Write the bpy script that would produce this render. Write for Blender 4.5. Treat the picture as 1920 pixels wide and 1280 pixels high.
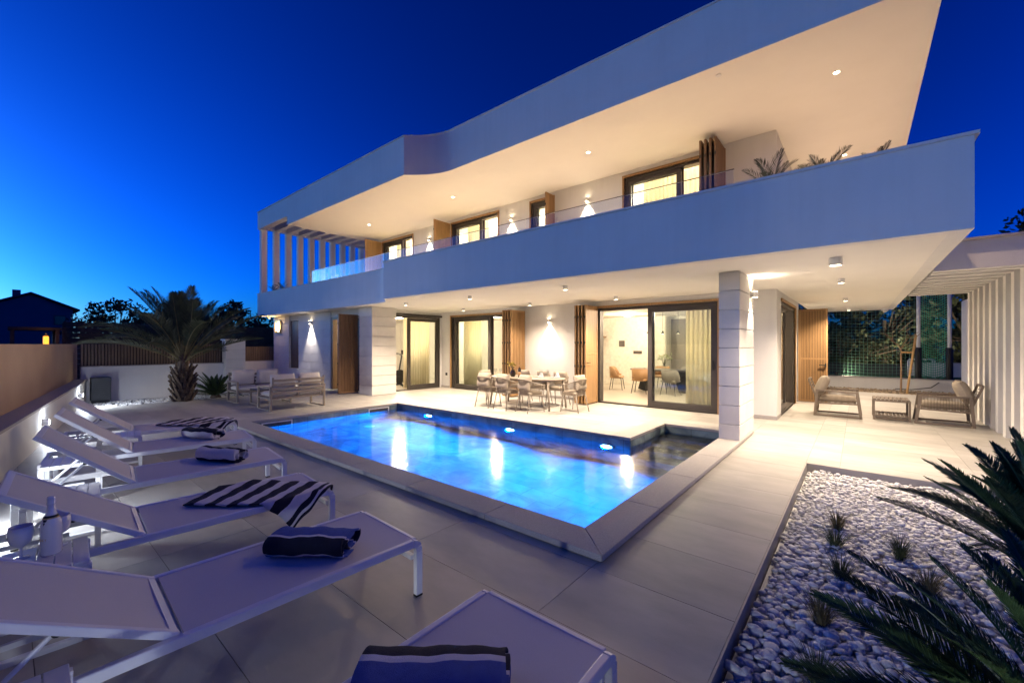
import bpy, bmesh, math, random
import numpy as np
from mathutils import Vector, Matrix, noise as mnoise
random.seed(7); np.random.seed(7)
for o in list(bpy.data.objects): bpy.data.objects.remove(o, do_unlink=True)
SC = bpy.context.scene; COL = SC.collection
R = math.radians
# ------------------------------------------------------------------ camera, sky, exposure
cam = bpy.data.cameras.new('camera'); camo = bpy.data.objects.new('camera', cam); COL.objects.link(camo)
cam.lens = 14.7; cam.sensor_width = 36; cam.shift_y = 0.0026; cam.clip_start = 0.05; cam.clip_end = 2000
camo.location = (0, 0, 1.6); camo.rotation_euler = (R(90), 0, R(39.66)); SC.camera = camo
W = bpy.data.worlds.new('World'); SC.world = W; W.use_nodes = True
wn = W.node_tree; bg = wn.nodes['Background']
sky = wn.nodes.new('ShaderNodeTexSky'); sky.sky_type = 'NISHITA'; sky.sun_disc = False
sky.sun_elevation = R(5); sky.sun_rotation = R(-114); sky.air_density = 0.8; sky.dust_density = 1.2; sky.ozone_density = 9
hs = wn.nodes.new('ShaderNodeHueSaturation'); hs.inputs['Saturation'].default_value = 1.0
gm = wn.nodes.new('ShaderNodeGamma'); gm.inputs[1].default_value = 1.7            # dusk: deeper zenith against the afterglow
tn = wn.nodes.new('ShaderNodeMix'); tn.data_type = 'RGBA'; tn.blend_type = 'MULTIPLY'; tn.inputs[0].default_value = 1; tn.inputs[7].default_value = (1.15,1.0,.70,1)
wn.links.new(sky.outputs[0], hs.inputs['Color']); wn.links.new(hs.outputs[0], gm.inputs[0]); wn.links.new(gm.outputs[0], tn.inputs[6]); wn.links.new(tn.outputs[2], bg.inputs[0]); bg.inputs[1].default_value = 0.067
SC.view_settings.view_transform = 'Standard'; SC.view_settings.look = 'None'; SC.view_settings.exposure = 1.55; SC.view_settings.gamma = 1
SC.render.engine = 'CYCLES'
cy = SC.cycles
cy.use_denoising = True
try: cy.denoiser = 'OPENIMAGEDENOISE'
except Exception: pass
cy.max_bounces = 7; cy.diffuse_bounces = 3; cy.glossy_bounces = 3; cy.transmission_bounces = 4; cy.transparent_max_bounces = 24
cy.caustics_reflective = False; cy.caustics_refractive = False; cy.sample_clamp_indirect = 6
cy.use_adaptive_sampling = True; cy.adaptive_threshold = 0.02

# ------------------------------------------------------------------ helpers
def V(*a): return Vector(a)
class MB:
    def __init__(s): s.v = []; s.f = []; s.m = []
    def add(s, vs, fs, mi=0):
        n = len(s.v); s.v.extend([tuple(x) for x in vs]); s.f.extend([tuple(i+n for i in f) for f in fs]); s.m.extend([mi]*len(fs)); return s
    def box(s, x0, x1, y0, y1, z0, z1, mi=0):
        return s.add([(x0,y0,z0),(x1,y0,z0),(x1,y1,z0),(x0,y1,z0),(x0,y0,z1),(x1,y0,z1),(x1,y1,z1),(x0,y1,z1)],
                     [(0,3,2,1),(4,5,6,7),(0,1,5,4),(1,2,6,5),(2,3,7,6),(3,0,4,7)], mi)
    def bar(s, p, q, w, h, up=(0,0,1), mi=0):
        p = Vector(p); q = Vector(q); d = (q-p).normalized(); u = Vector(up)
        if abs(d.dot(u)) > .98: u = Vector((0,1,0))
        a = d.cross(u).normalized()*w/2; b = a.cross(d).normalized()*h/2
        return s.add([p-a-b,p+a-b,p+a+b,p-a+b,q-a-b,q+a-b,q+a+b,q-a+b], [(0,1,2,3),(7,6,5,4),(0,4,5,1),(1,5,6,2),(2,6,7,3),(3,7,4,0)], mi)
    def tube(s, pts, r, n=8, cap=True, mi=0):
        pts = [Vector(p) for p in pts]; m = len(pts)
        rs = r if isinstance(r, (list, tuple)) else [r]*m
        vs = []; fs = []
        ref = None
        for i, p in enumerate(pts):
            d = (pts[min(i+1,m-1)]-pts[max(i-1,0)]).normalized()
            if ref is None:
                ref = d.cross(Vector((0,0,1)))
                if ref.length < .05: ref = d.cross(Vector((1,0,0)))
            a = (ref - d*ref.dot(d)).normalized(); ref = a; b = d.cross(a)
            for k in range(n):
                t = 2*math.pi*k/n; vs.append(p + (a*math.cos(t)+b*math.sin(t))*rs[i])
        for i in range(m-1):
            for k in range(n):
                k2 = (k+1) % n; fs.append((i*n+k, i*n+k2, (i+1)*n+k2, (i+1)*n+k))
        if cap: fs.append(tuple(reversed(range(n)))); fs.append(tuple((m-1)*n+k for k in range(n)))
        return s.add(vs, fs, mi)
    def lathe(s, prof, n=24, c=(0,0,0), mi=0):
        vs = []; fs = []
        for r, z in prof:
            for k in range(n):
                t = 2*math.pi*k/n; vs.append((c[0]+r*math.cos(t), c[1]+r*math.sin(t), c[2]+z))
        for i in range(len(prof)-1):
            for k in range(n):
                k2 = (k+1) % n; fs.append((i*n+k, i*n+k2, (i+1)*n+k2, (i+1)*n+k))
        fs.append(tuple(reversed(range(n)))); m = len(prof)-1; fs.append(tuple(m*n+k for k in range(n)))
        return s.add(vs, fs, mi)
    def prism(s, poly, z0, z1, mi=0):
        n = len(poly)
        return s.add([(x,y,z0) for x,y in poly]+[(x,y,z1) for x,y in poly],
                     [tuple(reversed(range(n))), tuple(range(n,2*n))]+[(i,(i+1)%n,n+(i+1)%n,n+i) for i in range(n)], mi)
    def cushion(s, sx, sy, sz, c=(0,0,0), e=6, n=10, M=None, mi=0):
        vs = []; fs = []
        for side in (1,-1):
            for i in range(n+1):
                for j in range(n+1):
                    u = -1+2*i/n; w = -1+2*j/n
                    u = math.copysign(1-(1-abs(u))**1.6, u); w = math.copysign(1-(1-abs(w))**1.6, w)
                    h = max(0,(1-abs(u)**e)*(1-abs(w)**e))**.5
                    k = 1 - .03*(1-h)
                    vs.append(Vector((u*sx/2*k, w*sy/2*k, side*sz/2*h)))
        N = (n+1)*(n+1)
        for i in range(n):
            for j in range(n):
                a = i*(n+1)+j; b = a+n+1
                fs.append((a,b,b+1,a+1)); fs.append((N+a,N+a+1,N+b+1,N+b))
        if M is not None: vs = [M @ v for v in vs]
        return s.add([v+Vector(c) for v in vs], fs, mi)
    def mesh(s, name, mats, smooth=False):
        me = bpy.data.meshes.new(name); me.from_pydata([tuple(v) for v in s.v], [], s.f)
        for m in (mats if isinstance(mats, (list,tuple)) else [mats]): me.materials.append(m)
        if any(s.m): me.polygons.foreach_set('material_index', s.m)
        if smooth: me.polygons.foreach_set('use_smooth', [True]*len(me.polygons))
        me.update(); return me
    def build(s, name, mats, parent=None, smooth=False, bevel=0, loc=None, rot=None, seg=2, auto=False):
        o = bpy.data.objects.new(name, s.mesh(name, mats, smooth)); COL.objects.link(o)
        if parent: o.parent = parent
        if loc: o.location = loc
        if rot: o.rotation_euler = rot
        if bevel:
            b = o.modifiers.new('bevel','BEVEL'); b.width = bevel; b.segments = seg; b.limit_method = 'ANGLE'; b.angle_limit = R(40)
        if auto: o.modifiers.new('wn','WEIGHTED_NORMAL')
        return o
def tag(o, label=None, cat=None, group=None, kind=None):
    if label: o['label'] = label
    if cat: o['category'] = cat
    if group: o['group'] = group
    if kind: o['kind'] = kind
    return o
def thing(name, label, cat, loc=(0,0,0), rz=0, group=None):
    o = bpy.data.objects.new(name, None); COL.objects.link(o); o.empty_display_size = .1
    o.location = loc; o.rotation_euler = (0,0,rz); return tag(o, label, cat, group)
def part_empty(name, parent, loc=(0,0,0), rot=(0,0,0)):
    o = bpy.data.objects.new(name, None); COL.objects.link(o); o.empty_display_size = .1
    o.parent = parent; o.location = loc; o.rotation_euler = rot; return o
def inst(name, me, parent=None, loc=(0,0,0), rot=(0,0,0), scale=(1,1,1)):
    o = bpy.data.objects.new(name, me); COL.objects.link(o)
    if parent: o.parent = parent
    o.location = loc; o.rotation_euler = rot; o.scale = scale; return o
KIDS = {}
def copy_tree(o, parent=None):
    c = o.copy(); COL.objects.link(c); c.parent = parent
    for ch in [x for x in bpy.data.objects if x.parent == o]: copy_tree(ch, c)
    return c
def dup(o, loc, rz, label):
    c = copy_tree(o); c.location = loc; c.rotation_euler = (0,0,rz); c['label'] = label; return c

def nodes(name):
    m = bpy.data.materials.new(name); m.use_nodes = True; nt = m.node_tree
    return m, nt, nt.nodes['Principled BSDF'], lambda a,b: nt.links.new(a,b), lambda t: nt.nodes.new(t)
def pm(name, col, rough=.6, var=.12, scale=3., bump=0., bscale=80., metal=0., spec=.5, rnd=0., detail=4, sheen=0, col2=None, stretch=None, coat=0):
    m, nt, p, L, N = nodes(name)
    p.inputs['Roughness'].default_value = rough; p.inputs['Metallic'].default_value = metal; p.inputs['Specular IOR Level'].default_value = spec
    if sheen: p.inputs['Sheen Weight'].default_value = sheen
    if coat: p.inputs['Coat Weight'].default_value = coat
    tc = N('ShaderNodeTexCoord'); vec = tc.outputs['Object']
    if stretch:
        mp = N('ShaderNodeMapping'); mp.inputs['Scale'].default_value = stretch; L(vec, mp.inputs[0]); vec = mp.outputs[0]
    if rnd:
        oi = N('ShaderNodeObjectInfo'); ad = N('ShaderNodeVectorMath'); ad.operation = 'ADD'
        sc_ = N('ShaderNodeVectorMath'); sc_.operation = 'SCALE'; sc_.inputs[3].default_value = 37.
        cb = N('ShaderNodeCombineXYZ'); L(oi.outputs['Random'], cb.inputs[0]); L(oi.outputs['Random'], cb.inputs[1]); L(cb.outputs[0], sc_.inputs[0])
        L(vec, ad.inputs[0]); L(sc_.outputs[0], ad.inputs[1]); vec = ad.outputs[0]
    nz = N('ShaderNodeTexNoise'); nz.inputs['Scale'].default_value = scale; nz.inputs['Detail'].default_value = detail; nz.inputs['Roughness'].default_value = .6
    L(vec, nz.inputs['Vector'])
    c = col; d = col2 or tuple(x*(1-2*var) for x in col)
    rp = N('ShaderNodeValToRGB'); rp.color_ramp.elements[0].position = .3; rp.color_ramp.elements[1].position = .7
    rp.color_ramp.elements[0].color = (*d,1); rp.color_ramp.elements[1].color = (*c,1)
    L(nz.outputs[0], rp.inputs[0]); out = rp.outputs[0]
    if rnd:
        mr = N('ShaderNodeMapRange'); mr.inputs[3].default_value = 1-rnd; mr.inputs[4].default_value = 1+rnd*.5
        L(oi.outputs['Random'], mr.inputs[0]); mx = N('ShaderNodeMix'); mx.data_type = 'RGBA'; mx.blend_type = 'MULTIPLY'; mx.inputs[0].default_value = 1
        L(out, mx.inputs[6]); L(mr.outputs[0], mx.inputs[7]); out = mx.outputs[2]
    L(out, p.inputs['Base Color'])
    if bump:
        n2 = N('ShaderNodeTexNoise'); n2.inputs['Scale'].default_value = bscale; n2.inputs['Detail'].default_value = 3; L(vec, n2.inputs['Vector'])
        b = N('ShaderNodeBump'); b.inputs['Strength'].default_value = bump; b.inputs['Distance'].default_value = .01; L(n2.outputs[0], b.inputs['Height']); L(b.outputs[0], p.inputs['Normal'])
    return m
def emit(name, col, st):
    m, nt, p, L, N = nodes(name); p.inputs['Base Color'].default_value = (*col,1)
    p.inputs['Emission Color'].default_value = (*col,1); p.inputs['Emission Strength'].default_value = st; return m
def schlick(N, L, r0=.04):
    lw = N('ShaderNodeLayerWeight'); lw.inputs['Blend'].default_value = .5
    pw = N('ShaderNodeMath'); pw.operation = 'POWER'; pw.inputs[1].default_value = 5; L(lw.outputs['Facing'], pw.inputs[0])
    ma = N('ShaderNodeMath'); ma.operation = 'MULTIPLY_ADD'; ma.inputs[1].default_value = 1-r0; ma.inputs[2].default_value = r0; L(pw.outputs[0], ma.inputs[0]); return ma.outputs[0]
def glass_mat(name, tint=(.93,.96,.95), rough=.0, r0=.04):
    m, nt, p, L, N = nodes(name); nt.nodes.remove(p); out = nt.nodes['Material Output']
    t = N('ShaderNodeBsdfTransparent'); t.inputs[0].default_value = (*tint,1); g = N('ShaderNodeBsdfGlossy'); g.inputs['Roughness'].default_value = rough
    mx = N('ShaderNodeMixShader'); L(schlick(N,L,r0), mx.inputs[0])
    L(t.outputs[0], mx.inputs[1]); L(g.outputs[0], mx.inputs[2]); L(mx.outputs[0], out.inputs[0]); return m
M = {}
M['stucco'] = pm('white_stucco', (.80,.79,.77), .85, .04, .7, .45, 120, detail=8)
M['ceil'] = pm('soffit_plaster', (.86,.84,.79), .8, .015, 2, .15, 120)
_m = M['stucco']; _nt = _m.node_tree; _p = _nt.nodes['Principled BSDF']; _src = _p.inputs['Base Color'].links[0].from_socket
_tc = _nt.nodes.new('ShaderNodeTexCoord'); _mp = _nt.nodes.new('ShaderNodeMapping'); _mp.inputs['Scale'].default_value = (5,5,.35); _nt.links.new(_tc.outputs['Object'],_mp.inputs[0])
_nz = _nt.nodes.new('ShaderNodeTexNoise'); _nz.inputs['Scale'].default_value = 1.6; _nz.inputs['Detail'].default_value = 6; _nt.links.new(_mp.outputs[0],_nz.inputs['Vector'])
_mr = _nt.nodes.new('ShaderNodeMapRange'); _mr.inputs[1].default_value = .45; _mr.inputs[2].default_value = .8; _mr.inputs[3].default_value = 1; _mr.inputs[4].default_value = .955; _nt.links.new(_nz.outputs[0],_mr.inputs[0])
_mx = _nt.nodes.new('ShaderNodeMix'); _mx.data_type = 'RGBA'; _mx.blend_type = 'MULTIPLY'; _mx.inputs[0].default_value = 1; _nt.links.new(_src,_mx.inputs[6]); _nt.links.new(_mr.outputs[0],_mx.inputs[7]); _nt.links.new(_mx.outputs[2],_p.inputs['Base Color'])
M['tile'] = pm('porcelain_tile', (.50,.475,.44), .48, .13, 1.6, .08, 70, rnd=.13, stretch=(1,2.2,1), detail=9)
M['grout'] = pm('grout', (.22,.21,.2), .9)
M['coping'] = pm('granite_coping', (.50,.47,.45), .7, .16, 130, .2, 160, rnd=.05, detail=2)
M['stone'] = pm('white_limestone_block', (.74,.72,.69), .75, .05, 3, .3, 25, rnd=.05)
M['wood'] = pm('brown_batten', (.28,.155,.075), .5, .2, 5, .1, 40, rnd=.12, stretch=(6,6,.4))
M['woodlight'] = pm('oak_batten', (.46,.27,.12), .5, .15, 5, .1, 40, rnd=.1, stretch=(6,6,.4))
M['frame'] = pm('anthracite_bronze_frame', (.075,.065,.058), .42, .05, 4, metal=.2)
M['glass'] = glass_mat('window_glass')
M['railglass'] = glass_mat('balustrade_glass', (.94,.97,.98))
M['curtain'] = pm('cream_curtain', (.85,.79,.64), .9, .05, 4)
M['inwall'] = pm('interior_plaster', (.78,.74,.66), .85, .03, 3)
M['roughwall'] = pm('interior_textured_wall', (.78,.73,.62), .85, .10, 9, .8, 26)
M['infloor'] = pm('interior_floor', (.5,.45,.38), .3, .05, 2)
M['whitemetal'] = pm('white_powder_coat', (.78,.78,.79), .35, .02, 5, .02, 200)
M['sling'] = pm('white_textile_sling', (.66,.64,.64), .75, .04, 300, .15, 500, detail=1)
M['navy'] = pm('navy_terry', (.006,.008,.03), .95, .2, 30, .6, 350)
M['white_terry'] = pm('white_terry', (.70,.68,.72), .95, .05, 30, .6, 350, sheen=.3)
M['blue_terry'] = pm('blue_terry', (.05,.10,.40), .95, .1, 30, .6, 350)
M['taupe'] = pm('taupe_powder_coat', (.29,.245,.20), .5, .04, 5)
M['rope'] = pm('taupe_rope', (.25,.20,.155), .85, .15, 60, .3, 200)
M['taupe2'] = pm('brown_powder_coat', (.20,.16,.125), .5, .04, 5)
M['rope2'] = pm('brown_rope', (.21,.165,.125), .85, .15, 60, .3, 200)
M['shuttershade'] = pm('shutter_gap_shade', (.10,.055,.025), .7)  # batten wood darkened: shade between the slats put into the colour
M['cush'] = pm('oatmeal_cushion', (.42,.36,.29), .95, .05, 40, .25, 300)
M['cushlight'] = pm('pale_cushion', (.70,.66,.62), .95, .05, 40, .25, 300)
M['darkplastic'] = pm('dark_grey_casing', (.05,.055,.06), .5, .1, 5)
M['beige'] = pm('beige_render_wall', (.50,.34,.23), .85, .06, 1.2, .2, 90)
M['fence'] = pm('fence_batten', (.24,.165,.115), .6, .15, 5, .1, 40, rnd=.12, stretch=(5,5,.5))
M['fencedark'] = pm('fence_back', (.035,.025,.02), .8)
M['soil'] = pm('soil', (.12,.10,.085), .95, .2, 8, .5, 40)
M['pebble'] = pm('white_pebble', (.82,.81,.80), .5, .10, 5, .3, 18, rnd=.16)
M['pebblem'] = pm('white_pebble_mass', (.82,.81,.80), .5, .13, 11, .3, 40)
M['brownpebble'] = pm('brown_pebble_mass', (.42,.32,.21), .7, .25, 9)
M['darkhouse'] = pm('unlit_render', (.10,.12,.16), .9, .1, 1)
M['roofdark'] = pm('dark_roof', (.06,.06,.07), .9, .1, 2)
M['darkplank'] = pm('dark_plank', (.045,.035,.03), .8, .2, 4)
M['black'] = pm('black_matte', (.015,.015,.016), .6)
M['lamp'] = emit('lamp_lens', (1,.80,.52), 14)
M['lampcool'] = emit('cool_lamp_lens', (.85,.93,1), 14)
M['poollens'] = emit('pool_lamp_lens', (.35,.65,1), 22)
M['gold'] = pm('brass', (.62,.42,.16), .3, .05, 5, metal=.9)
M['lantern'] = emit('lantern_glow', (1,.30,.03), 1.0)
M['leafdark'] = pm('cycad_leaf', (.10,.17,.055), .4, .3, 12, spec=.4, rnd=.25)
M['palmleaf'] = pm('palm_leaf', (.075,.10,.05), .55, .3, 4, rnd=.3)
M['palmstem'] = pm('palm_petiole', (.22,.19,.08), .6, .2, 6)
M['bark'] = pm('palm_bark', (.16,.115,.08), .95, .35, 14, .8, 40)
M['grass'] = pm('dry_grass', (.30,.25,.11), .8, .35, 20, rnd=.25)
M['treeleaf'] = pm('tree_leaf', (.07,.085,.032), .7, .45, 1.2, rnd=.2)
M['bark2'] = pm('young_bark', (.30,.20,.12), .9, .2, 20, .3, 60)
M['turf'] = pm('artificial_turf', (.10,.20,.05), .9, .2, 30, .3, 200)
M['net'] = pm('green_net', (.08,.50,.32), .8)
M['netwhite'] = pm('pale_net', (.22,.46,.34), .8)
M['oak'] = pm('pine_stake', (.46,.28,.11), .6, .15, 8, stretch=(8,8,.5))
M['bottlewhite'] = pm('white_gloss', (.72,.72,.76), .15, .02, 4, coat=.5)
M['bottledark'] = pm('dark_glass', (.02,.012,.01), .08, .02, 4)
M['flower'] = pm('yellow_petals', (.72,.55,.12), .7, .2, 10)
M['flowerw'] = pm('pale_petals', (.66,.70,.45), .7, .2, 10)
M['tan'] = pm('tan_leather', (.42,.24,.11), .5, .1, 10)
M['greyfab'] = pm('grey_upholstery', (.28,.25,.22), .85, .1, 30)
M['navytable'] = pm('dark_tabletop', (.05,.05,.055), .3, .05, 5)
M['clear'] = glass_mat('clear_glass', (.95,.97,.97))
WARM = (1,.79,.57); WARM2 = (1,.64,.33); COOL = (.80,.88,1)
def spot(parent, loc, d, W, col=WARM, size=110, blend=.6, rad=.04, name='lamp_light'):
    l = bpy.data.lights.new(name, 'SPOT'); l.energy = W*1.3; l.color = col; l.spot_size = R(size); l.spot_blend = blend; l.shadow_soft_size = rad
    o = bpy.data.objects.new(name, l); COL.objects.link(o); o.location = loc; o.rotation_euler = Vector(d).to_track_quat('-Z','Y').to_euler()
    if parent: o.parent = parent
    return o
def point(parent, loc, W, col=WARM, rad=.1, name='lamp_light'):
    l = bpy.data.lights.new(name, 'POINT'); l.energy = W*.95; l.color = col; l.shadow_soft_size = rad
    o = bpy.data.objects.new(name, l); COL.objects.link(o); o.location = loc
    if parent: o.parent = parent
    return o
# ------------------------------------------------------------------ ground, terrace, pool
PX0,PX1,PY0,PY1 = -9.31,-1.77,3.09,6.51; NX0,NY1 = -2.88,8.12
OX0,OX1,OY0,OY1 = PX0-.33,PX1+.33,PY0-.33,PY1+.33
def subtract(r, h):
    x0,x1,y0,y1 = r; a0,a1,b0,b1 = h
    if a0>=x1 or a1<=x0 or b0>=y1 or b1<=y0: return [r]
    out = []
    if y0<b0: out.append((x0,x1,y0,b0))
    if y1>b1: out.append((x0,x1,b1,y1))
    ya,yb = max(y0,b0),min(y1,b1)
    if x0<a0: out.append((x0,a0,ya,yb))
    if x1>a1: out.append((a1,x1,ya,yb))
    return out
def subtract_all(rs, hs):
    for h in hs: rs = [q for r in rs for q in subtract(r,h)]
    return rs
POOLH = [(PX0-.02,PX1+.02,PY0-.02,PY1+.02),(NX0-.02,PX1+.02,PY1,NY1+.02)]
mb = MB()
for r in subtract_all([(-500,500,-500,500)], POOLH): x0,x1,y0,y1 = r; mb.add([(x0,y0,-.14),(x1,y0,-.14),(x1,y1,-.14),(x0,y1,-.14)],[(0,1,2,3)])
tag(mb.build('ground', M['soil']), kind='structure')
GX = -.55; GY1 = 6.88
AREAS = [(-14.75,GX,-2.5,10.33),(-19.9,-14.75,5.6,10.33),(GX,2.6,GY1,18.3),(-1.33,GX,10.33,18.3)]
HOLES = [(PX0-.3,PX1+.288,PY0-.3,PY1+.3),(NX0-.3,PX1+.288,PY1,NY1+.3)]
mb = MB()
for A in AREAS:
    for x0,x1,y0,y1 in subtract_all([A], HOLES): mb.box(x0,x1,y0,y1,-.13,-.004)
terrace = tag(mb.build('terrace', M['grout']), kind='structure')
full = MB().box(0,1.286,0,.644,-.02,0).mesh('terrace_tile', M['tile'])
TX,TY = 1.29,.648
ntile = 0
for A in AREAS:
    for i in range(-16,5):
        for j in range(-7,28):
            x0 = -1.478+i*TX; y0 = 1.38+j*TY
            r = (max(x0,A[0]),min(x0+TX,A[1]),max(y0,A[2]),min(y0+TY,A[3]))
            if r[1]-r[0] < .02 or r[3]-r[2] < .02: continue
            for (a,b,c,d) in subtract_all([r], HOLES):
                if b-a < .02 or d-c < .02: continue
                if abs(b-a-TX)<1e-6 and abs(d-c-TY)<1e-6: inst('tile', full, terrace, (a+.002,c+.002,0))
                else: MB().box(a+.002,b-.002,c+.002,d-.002,-.02,0).build('tile', M['tile'], terrace)
                ntile += 1
# pool
mt, nt, p, L, N = nodes('pool_tile')
tc = N('ShaderNodeTexCoord'); br = N('ShaderNodeTexBrick'); br.inputs['Scale'].default_value = 1; br.inputs['Brick Width'].default_value = .6; br.inputs['Row Height'].default_value = .3; br.inputs['Mortar Size'].default_value = .006
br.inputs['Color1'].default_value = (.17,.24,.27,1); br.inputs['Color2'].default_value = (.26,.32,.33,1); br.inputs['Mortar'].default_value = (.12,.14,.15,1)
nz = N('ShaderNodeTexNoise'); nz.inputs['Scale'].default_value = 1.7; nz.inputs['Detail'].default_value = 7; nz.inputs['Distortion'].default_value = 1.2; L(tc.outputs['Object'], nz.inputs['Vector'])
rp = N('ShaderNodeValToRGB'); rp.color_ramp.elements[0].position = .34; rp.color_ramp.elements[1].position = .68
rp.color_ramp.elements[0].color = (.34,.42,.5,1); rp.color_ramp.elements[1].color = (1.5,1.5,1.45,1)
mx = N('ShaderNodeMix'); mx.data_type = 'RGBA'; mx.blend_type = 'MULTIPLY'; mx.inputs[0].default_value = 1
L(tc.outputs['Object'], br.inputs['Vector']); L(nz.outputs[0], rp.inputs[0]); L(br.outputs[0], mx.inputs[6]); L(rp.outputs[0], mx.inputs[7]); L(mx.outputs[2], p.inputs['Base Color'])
p.inputs['Roughness'].default_value = .4; M['pooltile'] = mt
ZB = -1.15
outl = [(PX0,PY0),(PX1,PY0),(PX1,NY1),(NX0,NY1),(NX0,PY1),(PX0,PY1)]
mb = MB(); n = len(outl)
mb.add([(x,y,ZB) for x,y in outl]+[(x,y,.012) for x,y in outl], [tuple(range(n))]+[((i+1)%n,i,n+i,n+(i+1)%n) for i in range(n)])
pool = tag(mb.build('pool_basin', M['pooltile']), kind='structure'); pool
for k in range(4):
    MB().box(NX0+.003,PX1-.003,NY1-.36*(k+1),NY1-.36*k-.002,ZB+.003,-.24-.2*k).build('step', M['pooltile'], pool)
# water sheet
mw, nt, p, L, N = nodes('pool_water'); nt.nodes.remove(p); out = nt.nodes['Material Output']
t = N('ShaderNodeBsdfRefraction'); t.inputs[0].default_value = (.78,.92,.98,1); t.inputs['IOR'].default_value = 1.33; t.inputs['Roughness'].default_value = .0; g = N('ShaderNodeBsdfGlossy'); g.inputs['Roughness'].default_value = .125
f = N('ShaderNodeFresnel'); f.inputs[0].default_value = 1.33; mx = N('ShaderNodeMixShader')
tc = N('ShaderNodeTexCoord'); n1 = N('ShaderNodeTexNoise'); n1.inputs['Scale'].default_value = 3.2; n1.inputs['Detail'].default_value = 3
L(tc.outputs['Object'], n1.inputs['Vector']); b = N('ShaderNodeBump'); b.inputs['Strength'].default_value = .07; b.inputs['Distance'].default_value = .05; L(n1.outputs[0], b.inputs['Height'])
L(b.outputs[0], g.inputs['Normal']); L(b.outputs[0], t.inputs['Normal']); L(b.outputs[0], f.inputs['Normal']); tp = N('ShaderNodeBsdfTransparent'); tp.inputs[0].default_value = (.62,.88,.96,1); m2 = N('ShaderNodeMixShader'); m2.inputs[0].default_value = .0; L(t.outputs[0], m2.inputs[1]); L(tp.outputs[0], m2.inputs[2])
L(f.outputs[0], mx.inputs[0]); L(m2.outputs[0], mx.inputs[1]); L(g.outputs[0], mx.inputs[2]); L(mx.outputs[0], out.inputs[0])
tag(MB().add([(x,y,-.095) for x,y in outl], [tuple(range(n))]).build('water', mw), kind='structure')
# coping slabs
coping = tag(MB().box(PX0-.31,PX0-.005,PY0-.31,PY1+.31,-.1,.016).box(PX0,PX1,PY0-.31,PY0-.005,-.1,.016).box(PX0,NX0-.005,PY1+.005,PY1+.31,-.1,.016)
    .box(NX0-.31,NX0-.005,PY1+.312,NY1+.31,-.1,.016).box(NX0,PX1,NY1+.005,NY1+.31,-.1,.016).box(PX1+.005,PX1+.31,PY0-.31,NY1+.31,-.1,.016).build('pool_edge', M['grout']), kind='structure')
CZ0,CZ1,CW = .016,.066,.335
def slab(poly): MB().prism(poly,CZ0,CZ1).build('coping_slab', M['coping'], coping, bevel=.006)
g = .0025
def run(axis, a, b, c0, c1, ma=0, mb_=0, step=1.15):
    # axis 'x': slab strip along x from a to b between y=c0..c1; ma/mb = mitre shift at each end (added at c1 side)
    k = max(1, round((b-a)/step)); xs = [a+(b-a)*i/k for i in range(k+1)]
    for i in range(k):
        l,r = xs[i]+g,xs[i+1]-g; l2 = l+(ma if i==0 else 0); r2 = r+(mb_ if i==k-1 else 0)
        q = [(l,c0),(r,c0),(r2,c1),(l2,c1)]
        if axis == 'y': q = [(y,x) for x,y in q][::-1]
        slab(q)
w = CW
run('x', PX0-w, PX1+w, PY0-w, PY0-.0, w, -w)
run('x', PX0, NX0-w, PY1, PY1+w, -w, 0)
run('x', NX0, PX1, NY1, NY1+w, -w, w)
run('y', PY0-w, NY1+w, PX1+w, PX1, w, -w)
run('y', PY0, PY1, PX0, PX0-w, -w, w)
run('y', PY1, NY1, NX0, NX0-w, 0, w)
def pool_light(x, lab):
    t = thing('pool_light', lab, 'pool light', (x,PY1-.002,-.26), 0, 'underwater lamps along the pool wall facing the loungers')
    ring = MB().lathe([(.135,0),(.145,.012),(.11,.028),(.105,.02)],24).build('ring', M['whitemetal'], t, smooth=True, rot=(R(90),0,0))
    MB().lathe([(.105,0),(.09,.03),(.05,.042),(.002,.045)],24).build('lens', M['poollens'], t, smooth=True, rot=(R(90),0,0))
    spot(t, (0,-.07,0), (0,-1,-.12), 560, (.0,.19,1), 165, .5, .06)
pool_light(-7.98,'lit blue underwater lamp nearest the lounge corner of the pool')
pool_light(-5.43,'lit blue underwater lamp in the middle of the pool wall')
pool_light(-3.30,'lit blue underwater lamp beside the pool steps')
def skimmer(y0,y1,lab):
    t = thing('pool_skimmer', lab, 'skimmer', (PX0+.003,(y0+y1)/2,-.085), 0, 'white skimmer frames in the pool wall'); h = (y1-y0)/2
    MB().box(0,.012,-h,h,.06,.085).box(0,.012,-h,h,-.085,-.06).box(0,.012,-h,-h+.025,-.06,.06).box(0,.012,h-.025,h,-.06,.06).build('frame', M['whitemetal'], t)
    MB().box(0,.003,-h+.026,h-.026,-.059,.059).build('opening', M['darkplastic'], t)
skimmer(3.28,3.88,'white skimmer frame beside the nearer corner of the pool short end')
skimmer(5.68,6.26,'white skimmer frame close to the house corner of the pool')
tag(MB().lathe([(.13,0),(.13,.01),(.1,.02),(.002,.022)],24).build('floor_drain', M['whitemetal'], smooth=True, loc=(-8.75,5.35,ZB)), 'round white drain plate on the pool floor','drain')
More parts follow.
